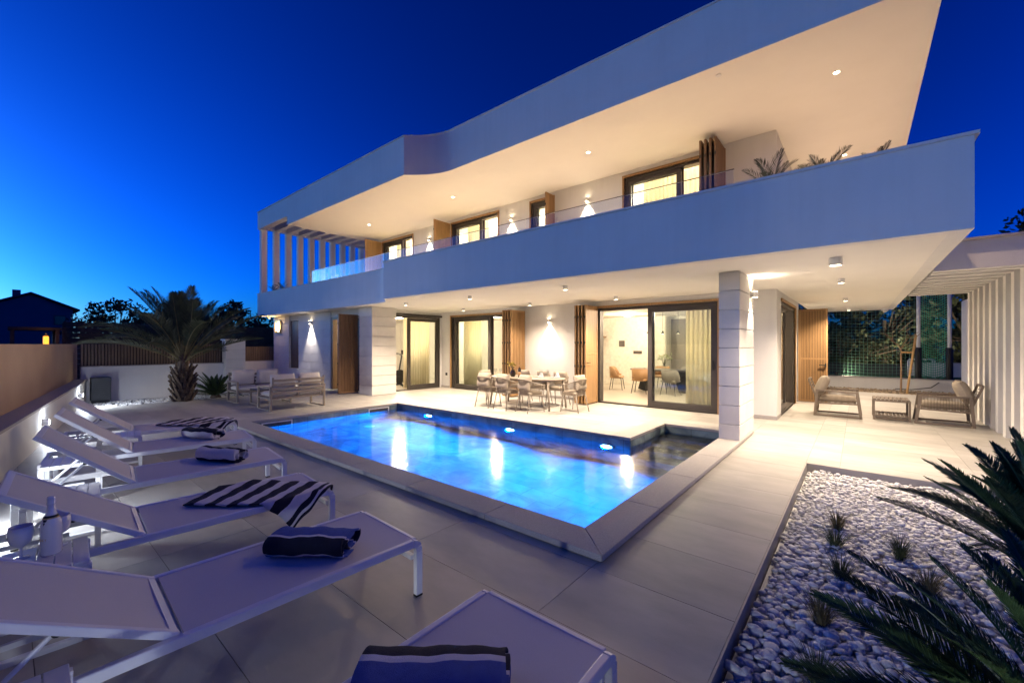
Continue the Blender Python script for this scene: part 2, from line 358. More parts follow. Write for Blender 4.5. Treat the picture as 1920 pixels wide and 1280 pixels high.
# ------------------------------------------------------------------ pebble beds
icos = {}
def ico(sub):
    if sub not in icos:
        b = bmesh.new(); bmesh.ops.create_icosphere(b, subdivisions=sub, radius=1); b.verts.ensure_lookup_table()
        icos[sub] = (np.array([v.co[:] for v in b.verts]), np.array([[v.index for v in f.verts] for f in b.faces])); b.free()
    return icos[sub]
def rotm(a,b,c):
    ca,sa,cb,sb,cc,sc = math.cos(a),math.sin(a),math.cos(b),math.sin(b),math.cos(c),math.sin(c)
    return np.array([[ca,-sa,0],[sa,ca,0],[0,0,1]])@np.array([[1,0,0],[0,cb,-sb],[0,sb,cb]])@np.array([[cc,-sc,0],[sc,cc,0],[0,0,1]])
def lump(v, s):
    o = np.random.rand(3)*50
    k = np.array([1+.34*mnoise.noise(Vector((v[i]*1.1+o).tolist())) for i in range(len(v))])
    return v*k[:,None]*s
shapes = {q:[lump(ico(q)[0], np.array([1,random.uniform(.62,.85),random.uniform(.42,.6)])) for _ in range(10)] for q in (1,2)}
def mass(name, pts, sizes, q, mat, parent=None, tilt=.4):
    F = ico(q)[1]; vs = []; fs = []; n = 0
    for (x,y,z),s in zip(pts,sizes):
        v = shapes[q][random.randrange(10)]@rotm(random.uniform(0,6.3),random.uniform(-tilt,tilt),random.uniform(0,6.3)).T*s+np.array([x,y,z])
        vs.append(v); fs.append(F+n); n += len(v)
    vs = np.concatenate(vs); fs = np.concatenate(fs); me = bpy.data.meshes.new(name)
    me.vertices.add(len(vs)); me.vertices.foreach_set('co', vs.ravel()); me.loops.add(fs.size); me.loops.foreach_set('vertex_index', fs.ravel().astype(np.int32))
    me.polygons.add(len(fs)); me.polygons.foreach_set('loop_start', np.arange(0,fs.size,3,dtype=np.int32)); me.polygons.foreach_set('use_smooth', np.ones(len(fs),bool))
    me.materials.append(mat); me.update(calc_edges=True); me.validate()
    o = bpy.data.objects.new(name, me); COL.objects.link(o)
    if parent: o.parent = parent
    return tag(o, kind='stuff')
bed = tag(MB().box(GX+.02,4.2,-1.5,GY1-.012,-.135,-.115).build('gravel_bed', M['pebblem']), kind='structure')
def scatter(x0,x1,y0,y1,d,jit=.45):
    out = []
    ny = int((y1-y0)/(d*.87))
    for j in range(ny):
        nx = int((x1-x0)/d)
        for i in range(nx):
            out.append((x0+(i+.5*(j%2)+random.uniform(-jit,jit))*d+.5*d, y0+(j+.5+random.uniform(-jit,jit))*d*.87))
    return out
def in_view(x,y,z=0):
    d = -.6382*x+.7698*y
    if d < .3: return False
    r = .7698*x+.6382*y; px = 960+784*r/d; py = 645-784*(z-1.6)/d
    return -60 < px < 2000 and py < 1350
pp = [(x,y) for x,y in scatter(GX+.04,3.4,.9,GY1-.03,.050) if in_view(x,y)]
pp.sort(key=lambda q:q[0]**2+q[1]**2)
def psize(): return .5*random.choice((.036,.044,.05,.056,.062,.07,.086))
pebme = [];
for k in range(8):
    me = bpy.data.meshes.new('pebble'); me.from_pydata(shapes[2][k].tolist(), [], ico(2)[1].tolist()); me.polygons.foreach_set('use_smooth',[True]*len(me.polygons)); me.materials.append(M['pebble']); pebme.append(me)
for x,y in pp[:290]:
    s = psize()*1.1; inst('pebble', random.choice(pebme), bed, (x,y,-.075+random.uniform(-.012,.018)), (random.uniform(-.35,.35),random.uniform(-.35,.35),random.uniform(0,6.3)), (s,s,s))
rest = pp[290:]
nearp = [q for q in rest if q[0]**2+q[1]**2 < 20]; farp = [q for q in rest if q[0]**2+q[1]**2 >= 20]
mass('pebbles_near', [(x,y,-.078+random.uniform(-.015,.02)) for x,y in nearp], [psize() for _ in nearp], 2, M['pebblem'], bed).name = 'gravel'
mass('gravel', [(x,y,-.078+random.uniform(-.015,.02)) for x,y in farp], [psize()*.92 for _ in farp], 1, M['pebblem'], bed)
lower = [(x,y) for x,y in scatter(GX+.04,2.6,.9,GY1-.03,.056) if in_view(x,y)]
mass('gravel', [(x,y,-.097) for x,y in lower], [.034]*len(lower), 1, M['pebblem'], bed)
# metal edging between tiles and gravel
tag(MB().box(GX,GX+.012,-2,GY1-.012,-.13,-.001).box(GX,2.6,GY1-.012,GY1,-.13,-.002).build('gravel_edging', M['tile']), 'pale edging strip round the white pebble bed','edging')
sb = tag(MB().box(-16.6,-14.755,.9,5.595,-.135,-.06).build('gravel_strip', M['soil']), kind='structure')
sp = [(x,y) for x,y in scatter(-16.6,-14.8,1.05,5.55,.07)]
mass('gravel', [(x,y,-.045+random.uniform(-.01,.02)) for x,y in sp], [psize()*1.0 for _ in sp], 1, M['pebblem'], sb)
rb = tag(MB().box(-3,2.6,18.31,20.19,-.135,-.05).build('gravel_strip', M['soil']), kind='structure')
sp = scatter(-1.2,2.5,18.35,20.15,.085)
mass('gravel', [(x,y,-.04+random.uniform(-.01,.03)) for x,y in sp], [psize()*1.2 for _ in sp], 1, M['brownpebble'], rb)
# ------------------------------------------------------------------ boundary walls and fences
wr = math.atan2(-.16,.987)
t = thing('garden_wall','low white garden wall with tall beige panel behind the loungers','wall',(-16.669,1.409,0),wr)
MB().box(-.25,21,-.40,0,-.13,.575).build('low_wall', M['stucco'], t)
MB().box(-.26,21,-.41,.03,.576,.612).build('capping', M['coping'], t, bevel=.004)
MB().box(-.62,21,-.36,-.235,.613,1.6).build('panel', M['beige'], t)
def wall_lamp_low(u, lab):
    x = -16.669+.987*u; y = 1.409-.16*u
    l = thing('wall_light', lab, 'wall light', (x,y,.33), wr, 'small round lamps on the low garden wall')
    MB().lathe([(.05,0),(.05,.06),(.045,.075),(.035,.078)],20).build('housing', M['whitemetal'], l, smooth=True, rot=(R(-90),0,0))
    MB().lathe([(.034,.0),(.034,.082),(.002,.084)],16).build('lens', M['lampcool'], l, rot=(R(-90),0,0))
    spot(l, (0,.13,.0), (0,.8,-.6), 24, COOL, 175, .9, .03)
    point(l, (0,.10,.02), 4.5, COOL, .03)
wall_lamp_low(1.82,'lit wall lamp near the corner by the dark heat pump')
wall_lamp_low(6.58,'lit wall lamp behind the raised lounger backs')
wall_lamp_low(11.34,'lit wall lamp behind the lounger with bottle and goblets')
wall_lamp_low(16.1,'lit wall lamp at the camera end of the low wall')
def slat_fence(name,label,x,y0,y1,zb,z0,z1,pitch=.07):
    t = thing(name,label,'fence',(x,y0,0)); Ln = y1-y0
    MB().box(-.12,.12,0,Ln,-.13,zb).build('base_wall', M['stucco'], t)
    MB().box(-.14,.13,-.0,Ln,zb+.001,zb+.025).build('capping', M['coping'], t)
    MB().box(-.055,-.04,0,Ln,z0,z1).build('backing', M['fencedark'], t)
    me = MB().box(-.038,.015,0,.042,z0,z1).mesh('slat', M['fence'])
    k = int(Ln/pitch)
    for i in range(k): inst('slat', me, t, (0,.012+i*pitch,0))
    return t
slat_fence('slatted_fence','brown slatted fence on white base wall behind the palm',-16.8,1.30,4.70,.95,.976,1.6)
slat_fence('slatted_gate_fence','short brown slatted fence beyond the stone gatepost',-20.2,4.5,8.6,.86,.886,1.49)
t = thing('gatepost','square pale stone gatepost with flat cap between the slatted fences','gatepost',(-16.63,4.99,0))
for k in range(6): MB().box(-.2,.2,-.29,.29,-.13+.309*k,-.13+.309*(k+1)-.006).build('stone_block', M['stone'], t, bevel=.004)
MB().box(-.24,.24,-.33,.33,1.726,1.77).build('cap', M['stone'], t, bevel=.005)
# heat pump
t = thing('heat_pump','dark grey heat pump box against the white wall','heat pump',(-16.35,1.66,-.03))
MB().box(-.16,.16,-.20,.20,.06,.70).build('casing', M['darkplastic'], t, bevel=.015)
MB().box(-.12,-.06,-.18,.18,0,.06).box(.06,.12,-.18,.18,0,.06).build('foot', M['black'], t)
for k in range(9): MB().box(.161,.170,-.16,.16,.15+k*.055,.15+k*.055+.02).build('louver', M['darkplastic'], t)
# ------------------------------------------------------------------ the villa
ZS = 2.766; ZR = 6.10; ZRT = 7.12; FY = 10.35; BX = -1.33
villa = thing('villa','white two storey modern villa with deep lit balcony and curved roof edge','house',(0,0,0))
def vp(name, mb, mat, **k): return mb.build(name, M[mat], villa, **k)
def arc(cx,cy,rx,ry,a0,a1,n=14): return [(cx+rx*math.cos(R(a0+(a1-a0)*i/n)), cy+ry*math.sin(R(a0+(a1-a0)*i/n))) for i in range(n+1)]
# roof: solid slab with curved step in its front edge
def bez(a,b,c,n=14): return [((1-t)**2*a[0]+2*t*(1-t)*b[0]+t*t*c[0],(1-t)**2*a[1]+2*t*(1-t)*b[1]+t*t*c[1]) for t in [i/n for i in range(n+1)]]
rc = bez((-9.31,6.74),(-8.72,7.31),(-8.1,7.335))     # from (-9.31,6.74) to (-8.35,7.33)
roof = vp('roof', MB().prism([(-16.6,6.74)]+rc+[(.82,7.335),(.82,19.0),(-16.6,19.0)],ZR,ZRT-.05), 'ceil')
# stucco skin of the roof edge (fascia), proud of the slab
def strip(pts, th, z0, z1):
    # vertical band following pts (outer line), thickness th inward (left of direction)
    mb = MB(); P = [Vector((x,y,0)) for x,y in pts]; n = len(P); off = []
    for i in range(n):
        d = (P[min(i+1,n-1)]-P[max(i-1,0)]).normalized(); off.append(P[i]+Vector((-d.y,d.x,0))*th)
    vs = [(p.x,p.y,z0) for p in P]+[(p.x,p.y,z1) for p in P]+[(p.x,p.y,z0) for p in off]+[(p.x,p.y,z1) for p in off]
    fs = []
    for i in range(n-1): fs += [(i,i+1,n+i+1,n+i),(2*n+i+1,2*n+i,3*n+i,3*n+i+1),(n+i,n+i+1,3*n+i+1,3*n+i),(i+1,i,2*n+i,2*n+i+1)]
    fs += [(0,n,3*n,2*n),(n-1,2*n-1+0,0,0)][:1]
    fs += [(n-1,3*n-1,4*n-1,2*n-1)]
    return mb.add(vs,fs)
edge = [(-16.6,6.725)]+[(x,y-.015) for x,y in rc]+[(.835,7.315)]
vp('fascia', strip(edge,.012,ZR-.004,ZRT), 'stucco')
vp('fascia', MB().box(.822,.835,7.33,19,ZR-.004,ZRT), 'stucco')
vp('fascia', MB().box(-19.5,-16.602,6.725,6.98,6.42,ZRT), 'stucco')
vp('fascia', MB().box(-19.5,-19.28,6.982,12.2,6.45,ZRT), 'stucco')
capline = [(-19.52,6.70),(-9.31+.005,6.70)]+[(x,y-.035) for x,y in rc[1:]]+[(.86,7.295)]
o = strip(capline,.2,ZRT+.001,ZRT+.03); vp('roof_capping', o, 'stone'); vp('roof_capping', MB().box(.66,.86,7.5,19,ZRT+.001,ZRT+.03), 'stone')
# fins and beams of the pergola at the far end of the balcony
for k in range(10):
    y = 6.80+k*.502
    if k: vp('beam', MB().box(-19.27,-16.61,y,y+.2,6.42,6.95), 'stucco')
    vp('fin', MB().box(-19.5,-19.29,y,y+.22,3.7,6.44 if k else 6.418), 'stucco')
# balcony slab, parapet
sc_ = bez((-10.6,6.74),(-9.85,6.70),(-9.45,6.2))     # (-10.1,6.74) -> (-9.45,6.2)
outline = [(-19.5,6.74)]+sc_+[(.88,6.2),(.88,19),(-1.32,19),(-1.32,14.5),(-1.7,14.5),(-1.7,10.6),(-12.4,10.6),(-19.5,10.6)]
vp('balcony_slab', MB().prism([(x+(0),y) for x,y in outline],ZS,3.05), 'ceil')
par = [(-19.52,6.725)]+[(x,y-.015) for x,y in sc_[:-1]]+[(-9.44,6.185),(.895,6.185)]
vp('parapet', strip(par,.17,ZS-.003,3.70), 'stucco')
vp('parapet', MB().box(.725,.895,6.357,19,ZS-.003,3.70), 'stucco')
vp('parapet', MB().box(-19.52,-19.29,6.9,12,ZS-.003,3.70), 'stucco')
vp('parapet_capping', strip([(-9.46,6.165),(.93,6.165)],.24,3.701,3.735), 'stone'); vp('parapet_capping', MB().box(.69,.93,6.41,19,3.701,3.735), 'stone')
vp('parapet_capping', strip([(-19.54,6.705),(-10.6,6.705)]+[(x-.01,y-.03) for x,y in sc_[1:]],.22,3.6995,3.72), 'stone')
bal = part_empty('balustrade', villa)
xs = [-9.73+i*(8.42/7) for i in range(8)]
for i in range(7): MB().box(xs[i]+.008,xs[i+1]-.008,6.33,6.345,3.60,3.985).build('glass_pane', M['railglass'], bal)
xs = [-14.75+i*(4.4/4) for i in range(5)]
for i in range(4): MB().box(xs[i]+.008,xs[i+1]-.008,6.80,6.815,3.60,4.15).build('glass_pane', M['railglass'], bal)
MB().box(-9.73,-1.31,6.328,6.347,3.9855,3.994).build('glass_edge_line', M['frame'], bal); MB().box(-14.75,-10.35,6.798,6.817,4.1505,4.159).build('glass_edge_line', M['whitemetal'], bal)  # thin strips along the glass top edges, edge highlight put into colour
for k in range(4): MB().box(-14.765,-14.75,6.84+k*.85,6.84+k*.85+.83,3.6,4.15).build('glass_pane', M['railglass'], bal)
# walls with openings
def wall_y(y0,y1,x0,x1,z0,z1,ops,name='wall',mat='stucco'):
    mb = MB(); ops = sorted(ops); x = x0
    for (a,b,c,d) in ops:
        if a>x: mb.box(x,a,y0,y1,z0,z1)
        if c>z0: mb.box(a,b,y0,y1,z0,c)
        if d<z1: mb.box(a,b,y0,y1,d,z1)
        x = b
    if x<x1: mb.box(x,x1,y0,y1,z0,z1)
    return vp(name, mb, mat)
def wall_x(x0,x1,y0,y1,z0,z1,ops,name='wall',mat='stucco'):
    mb = MB(); y = y0
    for (a,b,c,d) in sorted(ops):
        if a>y: mb.box(x0,x1,y,a,z0,z1)
        if c>z0: mb.box(x0,x1,a,b,z0,c)
        if d<z1: mb.box(x0,x1,a,b,d,z1)
        y = b
    if y<y1: mb.box(x0,x1,y,y1,z0,z1)
    return vp(name, mb, mat)
ZF = ZS-.002
D2 = (-11.45,-8.42); DB = (-5.52,-2.48); DH = 2.58
wall_y(FY,FY+.28,-12.0,BX,0,ZF,[(D2[0],D2[1],0,DH),(DB[0],DB[1],0,DH)])
wall_x(BX-.28,BX,FY+.281,14.5,0,ZF,[(11.0,13.6,0,2.56)])
wall_x(-12.28,-12.0,8.0,FY+.28,0,ZF,[(8.12,10.28,0,2.58)])
for (x0,x1,y) in ((-12.0,D2[0]-.1,FY),(D2[1]+.42,DB[0]-.4,FY),(DB[1]+.1,BX+.01,FY)): vp('skirting', MB().box(x0,x1,y-.012,y-.001,.001,.075), 'coping')
vp('skirting', MB().box(BX+.001,BX+.012,FY,10.9,.001,.075), 'coping')
# stone clad front wall of the left wing + pillars
GYW = 7.35; H9 = ZF/9
def courses(x0,x1,y0,y1,ops,L=1.05,name='stone_block',parent=None,thick=.03):
    for k in range(9):
        z0,z1 = k*H9+.006,(k+1)*H9-.006; segs = [(x0,x1)]
        for (a,b,c,d) in ops:
            if z1>c+.05 and z0<d-.05: segs = [s for q in segs for s in ([(q[0],min(q[1],a))] if q[0]<a else [])+([(max(q[0],b),q[1])] if q[1]>b else [])]
        for (a,b) in segs:
            x = a; first = True
            while x < b-.01:
                l = L*(.5 if first and k%2 else 1); e = min(b,x+l)
                if b-e < .25: e = b
                MB().box(x+.002,e-.002,y0,y1,z0,z1).build('stone_block', M['stone'], parent, bevel=.004); x = e; first = False
wing = vp('stone_wall', MB().box(-19.5,-17.95,GYW+.03,GYW+.3,0,ZF).box(-17.08,-14.5,GYW+.03,GYW+.3,0,ZF).box(-17.95,-17.08,GYW+.03,GYW+.3,0,.62).box(-17.95,-17.08,GYW+.03,GYW+.3,2.56,ZF).box(-14.5,-12.6,GYW+.03,GYW+.3,2.56,ZF).box(-12.6,-12.3,GYW+.03,GYW+.3,0,ZF), 'stone')
courses(-19.5,-12.62,GYW,GYW+.03,[(-17.95,-17.08,.62,2.56),(-14.5,-12.6,0,2.56)],parent=wing)
pil = vp('pillar', MB().box(-12.30,-11.62,7.22,8.05,0,ZF), 'stone')
for k in range(9): MB().box(-12.325,-11.595,7.195,8.075,k*H9+.006,(k+1)*H9-.006).build('stone_block', M['stone'], pil, bevel=.004)
pil = vp('pillar', MB().box(-1.735,-1.475,7.43,8.53,0,ZF), 'stone')
for k in range(9): MB().box(-1.757,-1.452,7.406,8.552,k*H9+(.006 if k else .068),(k+1)*H9-.006).build('stone_block', M['stone'], pil, bevel=.004)
# closed shutter of the narrow window and dark entrance door
vp('window_shutter', MB().box(-17.94,-17.09,GYW+.10,GYW+.13,.63,2.55), 'wood')
sh = [o for o in villa.children if o.name.startswith('window_shutter')][0]
for k in range(12): MB().box(-17.93+k*.07,-17.93+k*.07+.055,GYW+.07,GYW+.10,.64,2.54).build('slat', M['wood'], sh)
vp('window_sill', MB().box(-17.98,-17.05,GYW-.03,GYW+.1,.585,.618), 'stone')
dr = vp('entrance_door', MB().box(-13.95,-12.62,GYW+.16,GYW+.21,.02,2.5), 'black')
vp('door_frame', MB().box(-14.49,-14.38,GYW+.02,GYW+.28,0,2.55).box(-14.38,-12.61,GYW+.02,GYW+.28,2.47,2.55), 'wood')
vp('door_sidelight', MB().box(-14.37,-13.96,GYW+.17,GYW+.18,.02,2.46), 'glass')
MB().tube([(-13.86,GYW+.10,.75),(-13.86,GYW+.10,1.5)],.014).build('handle', M['whitemetal'], dr)
# openings: casing, door sashes
def sash_y(parent,x0,x1,y,z0,z1,fw=.11,th=.06):
    s = MB().box(x0,x0+fw,y,y+th,z0,z1).box(x1-fw,x1,y,y+th,z0,z1).box(x0+fw,x1-fw,y,y+th,z1-fw*.9,z1).box(x0+fw,x1-fw,y,y+th,z0,z0+fw*1.2).build('sash', M['frame'], parent, bevel=.004)
    MB().box(x0+fw-.01,x1-fw+.01,y+th*.4,y+th*.6,z0+fw*1.1,z1-fw*.8).build('pane', M['glass'], parent)
def door_y(x0,x1,y,z0,z1,sx0,sx1,casing='woodlight',handle=None,left_casing=True):
    d = part_empty('sliding_door', villa)
    MB().box(x0,x0+.05,y+.04,y+.24,z0,z1).box(x1-.05,x1,y+.04,y+.24,z0,z1).box(x0+.05,x1-.05,y+.04,y+.24,z1-.07,z1).box(x0+.05,x1-.05,y+.04,y+.24,z0,z0+.03).build('frame', M['frame'], d, bevel=.004)
    c = MB().box(x0-.05,x1+.05,y-.035,y+.1,z1,z1+.06).box(x1,x1+.05,y-.035,y+.1,z0,z1)
    if left_casing: c.box(x0-.05,x0,y-.035,y+.1,z0,z1)
    c.build('casing', M[casing], d, bevel=.003)
    sash_y(d,sx0,sx1,y+.06,z0+.03,z1-.07)
    sash_y(d,sx0+.02,sx1+.03,y+.15,z0+.03,z1-.07)
    if handle: MB().box(handle-.015,handle+.015,y+.03,y+.06,1.0,1.22).build('handle', M['black'], d, bevel=.004)
    return d
door_y(D2[0],D2[1],FY,0,DH,-11.40,-9.58,handle=-11.34)
door_y(DB[0],DB[1],FY,0,DH,-4.14,-2.53,handle=-2.585)
# gym door (faces +X)
d = part_empty('sliding_door', villa)
MB().box(-12.24,-12.02,8.12,8.17,0,2.58).box(-12.24,-12.02,10.23,10.28,0,2.58).box(-12.24,-12.02,8.17,10.23,2.51,2.58).box(-12.24,-12.02,8.17,10.23,0,.03).build('frame', M['frame'], d, bevel=.004)
y0,y1 = 8.86,10.22
MB().box(-12.10,-12.04,y0,y0+.12,.03,2.5).box(-12.10,-12.04,y1-.12,y1,.03,2.5).box(-12.10,-12.04,y0+.12,y1-.12,2.4,2.5).box(-12.10,-12.04,y0+.12,y1-.12,.03,.17).build('sash', M['frame'], d, bevel=.004)
MB().box(-12.075,-12.065,y0+.11,y1-.11,.16,2.41).build('pane', M['glass'], d)
MB().box(-12.0,-11.96,8.0,10.35,2.58,2.65).build('shutter_track', M['frame'], d)
# door in the gable wall (faces +X)
d = part_empty('sliding_door', villa)
MB().box(BX-.24,BX-.02,11.0,11.06,0,2.56).box(BX-.24,BX-.02,13.54,13.6,0,2.56).box(BX-.24,BX-.02,11.06,13.54,2.48,2.56).box(BX-.24,BX-.02,11.06,13.54,0,.03).build('frame', M['frame'], d)
MB().box(BX-.12,BX-.06,11.07,11.18,.03,2.47).box(BX-.12,BX-.06,12.2,12.31,.03,2.47).box(BX-.12,BX-.06,11.18,12.2,2.37,2.47).box(BX-.12,BX-.06,11.18,12.2,.03,.16).build('sash', M['frame'], d)
MB().box(BX-.095,BX-.085,11.17,12.21,.15,2.38).build('pane', M['glass'], d)
MB().box(BX-.02,BX+.03,10.95,13.68,2.56,2.62).box(BX-.02,BX+.03,13.6,13.68,0,2.56).build('casing', M['woodlight'], d)
# folding shutters: panels stacked perpendicular to the wall
def shutter(x,y0,y1,z0,z1,mat='wood',th=.045,n=11,axis='y',nstack=1,gap=.085,hinge=True,rail=None,handle=False,flip=False):
    for q in range(nstack):
        xx = x-q*gap
        s = part_empty('shutter', villa)
        def B(a0,a1,b0,b1,c0,c1): return (a0,a1,b0,b1,c0,c1) if axis=='y' else (b0,b1,a0,a1,c0,c1)
        m = MB(); fw = .05
        for a in (B(xx-th,xx,y0,y0+fw,z0,z1),B(xx-th,xx,y1-fw,y1,z0,z1),B(xx-th,xx,y0+fw,y1-fw,z1-fw,z1),B(xx-th,xx,y0+fw,y1-fw,z0,z0+fw)): m.box(*a)
        if rail: m.box(*B(xx-th,xx,y0+fw,y1-fw,rail,rail+.04))
        m.build('frame', M[mat], s, bevel=.003)
        MB().box(*(B(xx-.016,xx-.006,y0+fw,y1-fw,z0+fw,z1-fw) if flip else B(xx-th+.004,xx-th+.014,y0+fw,y1-fw,z0+fw,z1-fw))).build('backing', M['shuttershade'] if n>1 else M[mat], s)
        pitch = (y1-y0-2*fw)/n
        if q == 0:
            for i in range(n):
                a = y0+fw+i*pitch+pitch*(.15 if n>1 else .01)
                MB().box(*(B(xx-th-.004,xx-th+.016,a,a+pitch*.6,z0+fw,z1-fw) if flip else B(xx-th+.014,xx-.006,a,a+pitch*(.7 if n>1 else .98),z0+fw,z1-fw))).build('slat', M[mat], s)
        if hinge:
            for hz in (.12,.38,.62,.88):
                zz = z0+(z1-z0)*hz
                MB().box(*B(xx-th*.8,xx-th*.2,y0-.014,y0-.001,zz-.03,zz+.03)).build('hinge', M['black'], s)
        if handle:
            MB().box(*B(xx+.001,xx+.05,y0+.045,y0+.065,1.10,1.12)).box(*B(xx+.04,xx+.055,y0+.045,y0+.17,1.10,1.12)).build('handle', M['black'], s)
shutter(-8.02,9.62,FY-.04,.03,DH+.05,'woodlight',nstack=4,gap=.1,n=8)
shutter(-5.50,9.66,FY-.04,.03,DH+.05,'woodlight',nstack=4,gap=.1,n=1,rail=1.32,handle=True)
shutter(-12.63,6.66,GYW-.02,.03,2.56,'wood',n=11,nstack=1,th=.06)
# gable shutter stands open, parallel to the facade
shutter(14.13,-1.30,-.64,.02,2.56,'woodlight',n=16,axis='x',hinge=False,rail=1.18,flip=True)
g = part_empty('shutter_handle', villa); MB().box(-.82,-.68,14.03,14.05,1.02,1.045).box(-.70,-.67,14.05,14.08,.98,1.08).build('lever', M['black'], g)
# upper storey
UY = 10.3; U0 = 3.05; UT = 5.93
WIN = [(-15.75,-13.67,.64),(-11.36,-9.13,.64),(-7.77,-6.95,.9),(-4.72,-2.35,.60)]
wall_x(-16.05,-15.82,UY+.281,14.2,U0,ZR-.002,[])
wall_y(UY,UY+.28,-16.05,BX,U0,ZR-.002,[(a,b,U0,UT) for a,b,_ in WIN])
wall_x(BX-.28,BX,UY+.281,17,U0,ZR-.002,[])
for a,b,fr in WIN: door_y(a,b,UY,U0,UT,a+.05,a+(b-a)*fr)
shutter(-15.80,9.5,UY-.04,U0+.03,5.97,'woodlight',n=10)
shutter(-11.42,9.52,UY-.04,U0+.03,5.97,'woodlight',n=10)
shutter(-6.90,9.86,UY-.04,U0+.03,5.97,'woodlight',n=6)
shutter(-2.30,9.5,UY-.04,U0+.03,5.97,'wood',n=8,nstack=4,gap=.1)
# interior shells
vp('interior_floor', MB().box(-19.3,-12.3,GYW+.31,16.2,-.02,.012), 'infloor'); vp('interior_floor', MB().box(-12.299,-1.62,FY+.285,16.2,-.02,.012), 'infloor')
vp('interior_wall', MB().box(-12.3,-1.62,16.2,16.3,0,ZF), 'inwall'); vp('interior_wall', MB().box(-9.2,-5.55,15.6,15.75,0,ZF), 'roughwall')
vp('interior_wall', MB().box(-7.55,-7.45,10.64,13.6,0,ZF), 'inwall'); vp('interior_wall', MB().box(-17.8,-17.7,7.7,16.2,0,ZF), 'inwall'); vp('interior_wall', MB().box(-17.7,-12.3,12.6,12.7,0,ZF), 'inwall')
vp('interior_ceiling', MB().box(-19.3,-12.41,GYW+.31,16.3,2.66,2.70), 'inwall'); vp('interior_ceiling', MB().box(-12.27,-1.62,FY+.29,16.3,2.66,2.70), 'inwall')
vp('interior_floor', MB().box(-15.8,-1.62,10.62,14.2,3.0,3.055), 'infloor')
vp('interior_wall', MB().box(-12.36,-12.285,10.64,16.2,0,ZF), 'inwall')
vp('interior_wall', MB().box(-16.05,-1.62,14.2,14.3,3.06,ZR-.003), 'inwall')
for x in (-12.5,-8.4,-5.6): vp('interior_wall', MB().box(x,x+.1,10.6,14.2,3.06,ZR-.003), 'inwall')
# soffit trims: security dome, small sensors
dm = thing('dome_camera','white dome camera under the far end of the balcony','camera',(.67,18.6,ZS)); MB().lathe([(.09,-.001),(.09,-.05),(.07,-.055)],20).build('base', M['whitemetal'], dm, smooth=False); MB().lathe([(.068,-.056),(.06,-.09),(.035,-.115),(.002,-.122)],20).build('dome', M['cushlight'], dm, smooth=True)
tag(MB().lathe([(.045,-.001),(.045,-.01),(.03,-.014)],16).build('ceiling_sensor', M['whitemetal'], loc=(-1.81,7.6,ZR)),'tiny unlit white sensor in the upper ceiling near the front edge','sensor')
tag(MB().lathe([(.06,0),(.06,-.03),(.04,-.09),(.01,-.1)],16).build('soffit_camera', M['whitemetal'], loc=(-19.2,7.05,ZS-.004)),'small white fitting under the slab corner above the square lamp','camera')
# ceiling lamps
def downlight(x,y,z,lab,Wt,grp,r=.05,h=.075,size=132,up=False):
    t = thing('ceiling_light',lab,'ceiling light',(x,y,z-.002),0,grp)
    MB().lathe([(r,0),(r,-h),(r*.86,-h-.004),(r*.84,-h+.012)],20).build('housing', M['whitemetal'], t)
    MB().lathe([(r*.82,-h+.014),(r*.82,-h+.004),(.002,-h+.003)],20).build('lens', M['lamp'], t)
    spot(t,(0,0,-h-.02),(0,0,-1),Wt,WARM if z<4 else (1,.66,.37),size,.85,.045)
GL = 'round surface lamps under the balcony'; GU = 'round lamps in the upper balcony ceiling'
LW = 172
downlight(-9.80,7.14,ZS,'lit surface lamp under the balcony beside the curved slab corner',LW,GL)
downlight(-7.24,7.14,ZS,'lit surface lamp over the pool side of the dining chairs',LW,GL)
downlight(-4.53,7.14,ZS,'lit surface lamp over the pool before the big sliding door',LW,GL)
downlight(-9.93,9.5,ZS,'lit surface lamp before the curtained sliding door of the second room',LW,GL)
downlight(-7.15,9.4,ZS,'lit surface lamp close to the blank wall behind the dining table',LW*.5,GL)
downlight(-4.57,9.5,ZS,'lit surface lamp right before the big sliding door',LW,GL)
downlight(-.24,7.14,ZS,'largest looking surface lamp outside the stone pillar',LW*.95,GL,.075,.1)
downlight(-.24,9.47,ZS,'second surface lamp along the gable walkway',LW*.95,GL)
downlight(-.25,13.5,ZS,'third surface lamp along the gable walkway before the open shutter',LW*.95,GL)
downlight(-.25,17.4,ZS,'last surface lamp along the gable walkway by the dome camera',LW*.9,GL)
UW = 150
downlight(-14.2,8.69,ZR,'lit ceiling lamp of the upper balcony nearest the fins',UW,GU,.05,.012)
downlight(-9.55,8.69,ZR,'lit ceiling lamp of the upper balcony behind the curved roof corner',UW,GU,.05,.012)
downlight(-4.88,8.69,ZR,'lit ceiling lamp of the upper balcony before the small window',UW,GU,.05,.012)
downlight(-.28,8.75,ZR,'lit ceiling lamp near the outer corner of the roof',UW*.9,GU,.05,.012)
downlight(-.26,12.69,ZR,'lit ceiling lamp above the potted palms on the gable balcony',UW,GU,.05,.012)
def wall_light(x,y,z,n,lab,grp,up=60,down=60,col=WARM):
    # n: outward normal (unit, horizontal)
    rz = math.atan2(n[1],n[0])-math.pi/2
    t = thing('wall_light',lab,'wall light',(x,y,z),rz,grp)
    MB().box(-.045,.045,.002,.02,-.06,.06).build('plate', M['whitemetal'], t)
    MB().lathe([(.04,-.05),(.045,-.045),(.045,.045),(.04,.05)],18,(0,.07,0)).build('housing', M['whitemetal'], t)
    MB().lathe([(.034,-.053),(.034,-.0505)],18,(0,.07,0)).lathe([(.034,.0505),(.034,.053)],18,(0,.07,0)).build('lens', M['lamp'], t)
    if down: spot(t,(0,.075,-.07),(0,-.10,-1),down,col,75,.6,.03)
    if up: spot(t,(0,.075,.07),(0,.15,1),up,col,140,.8,.03)
GWL = 'small up and down wall lamps on the villa'
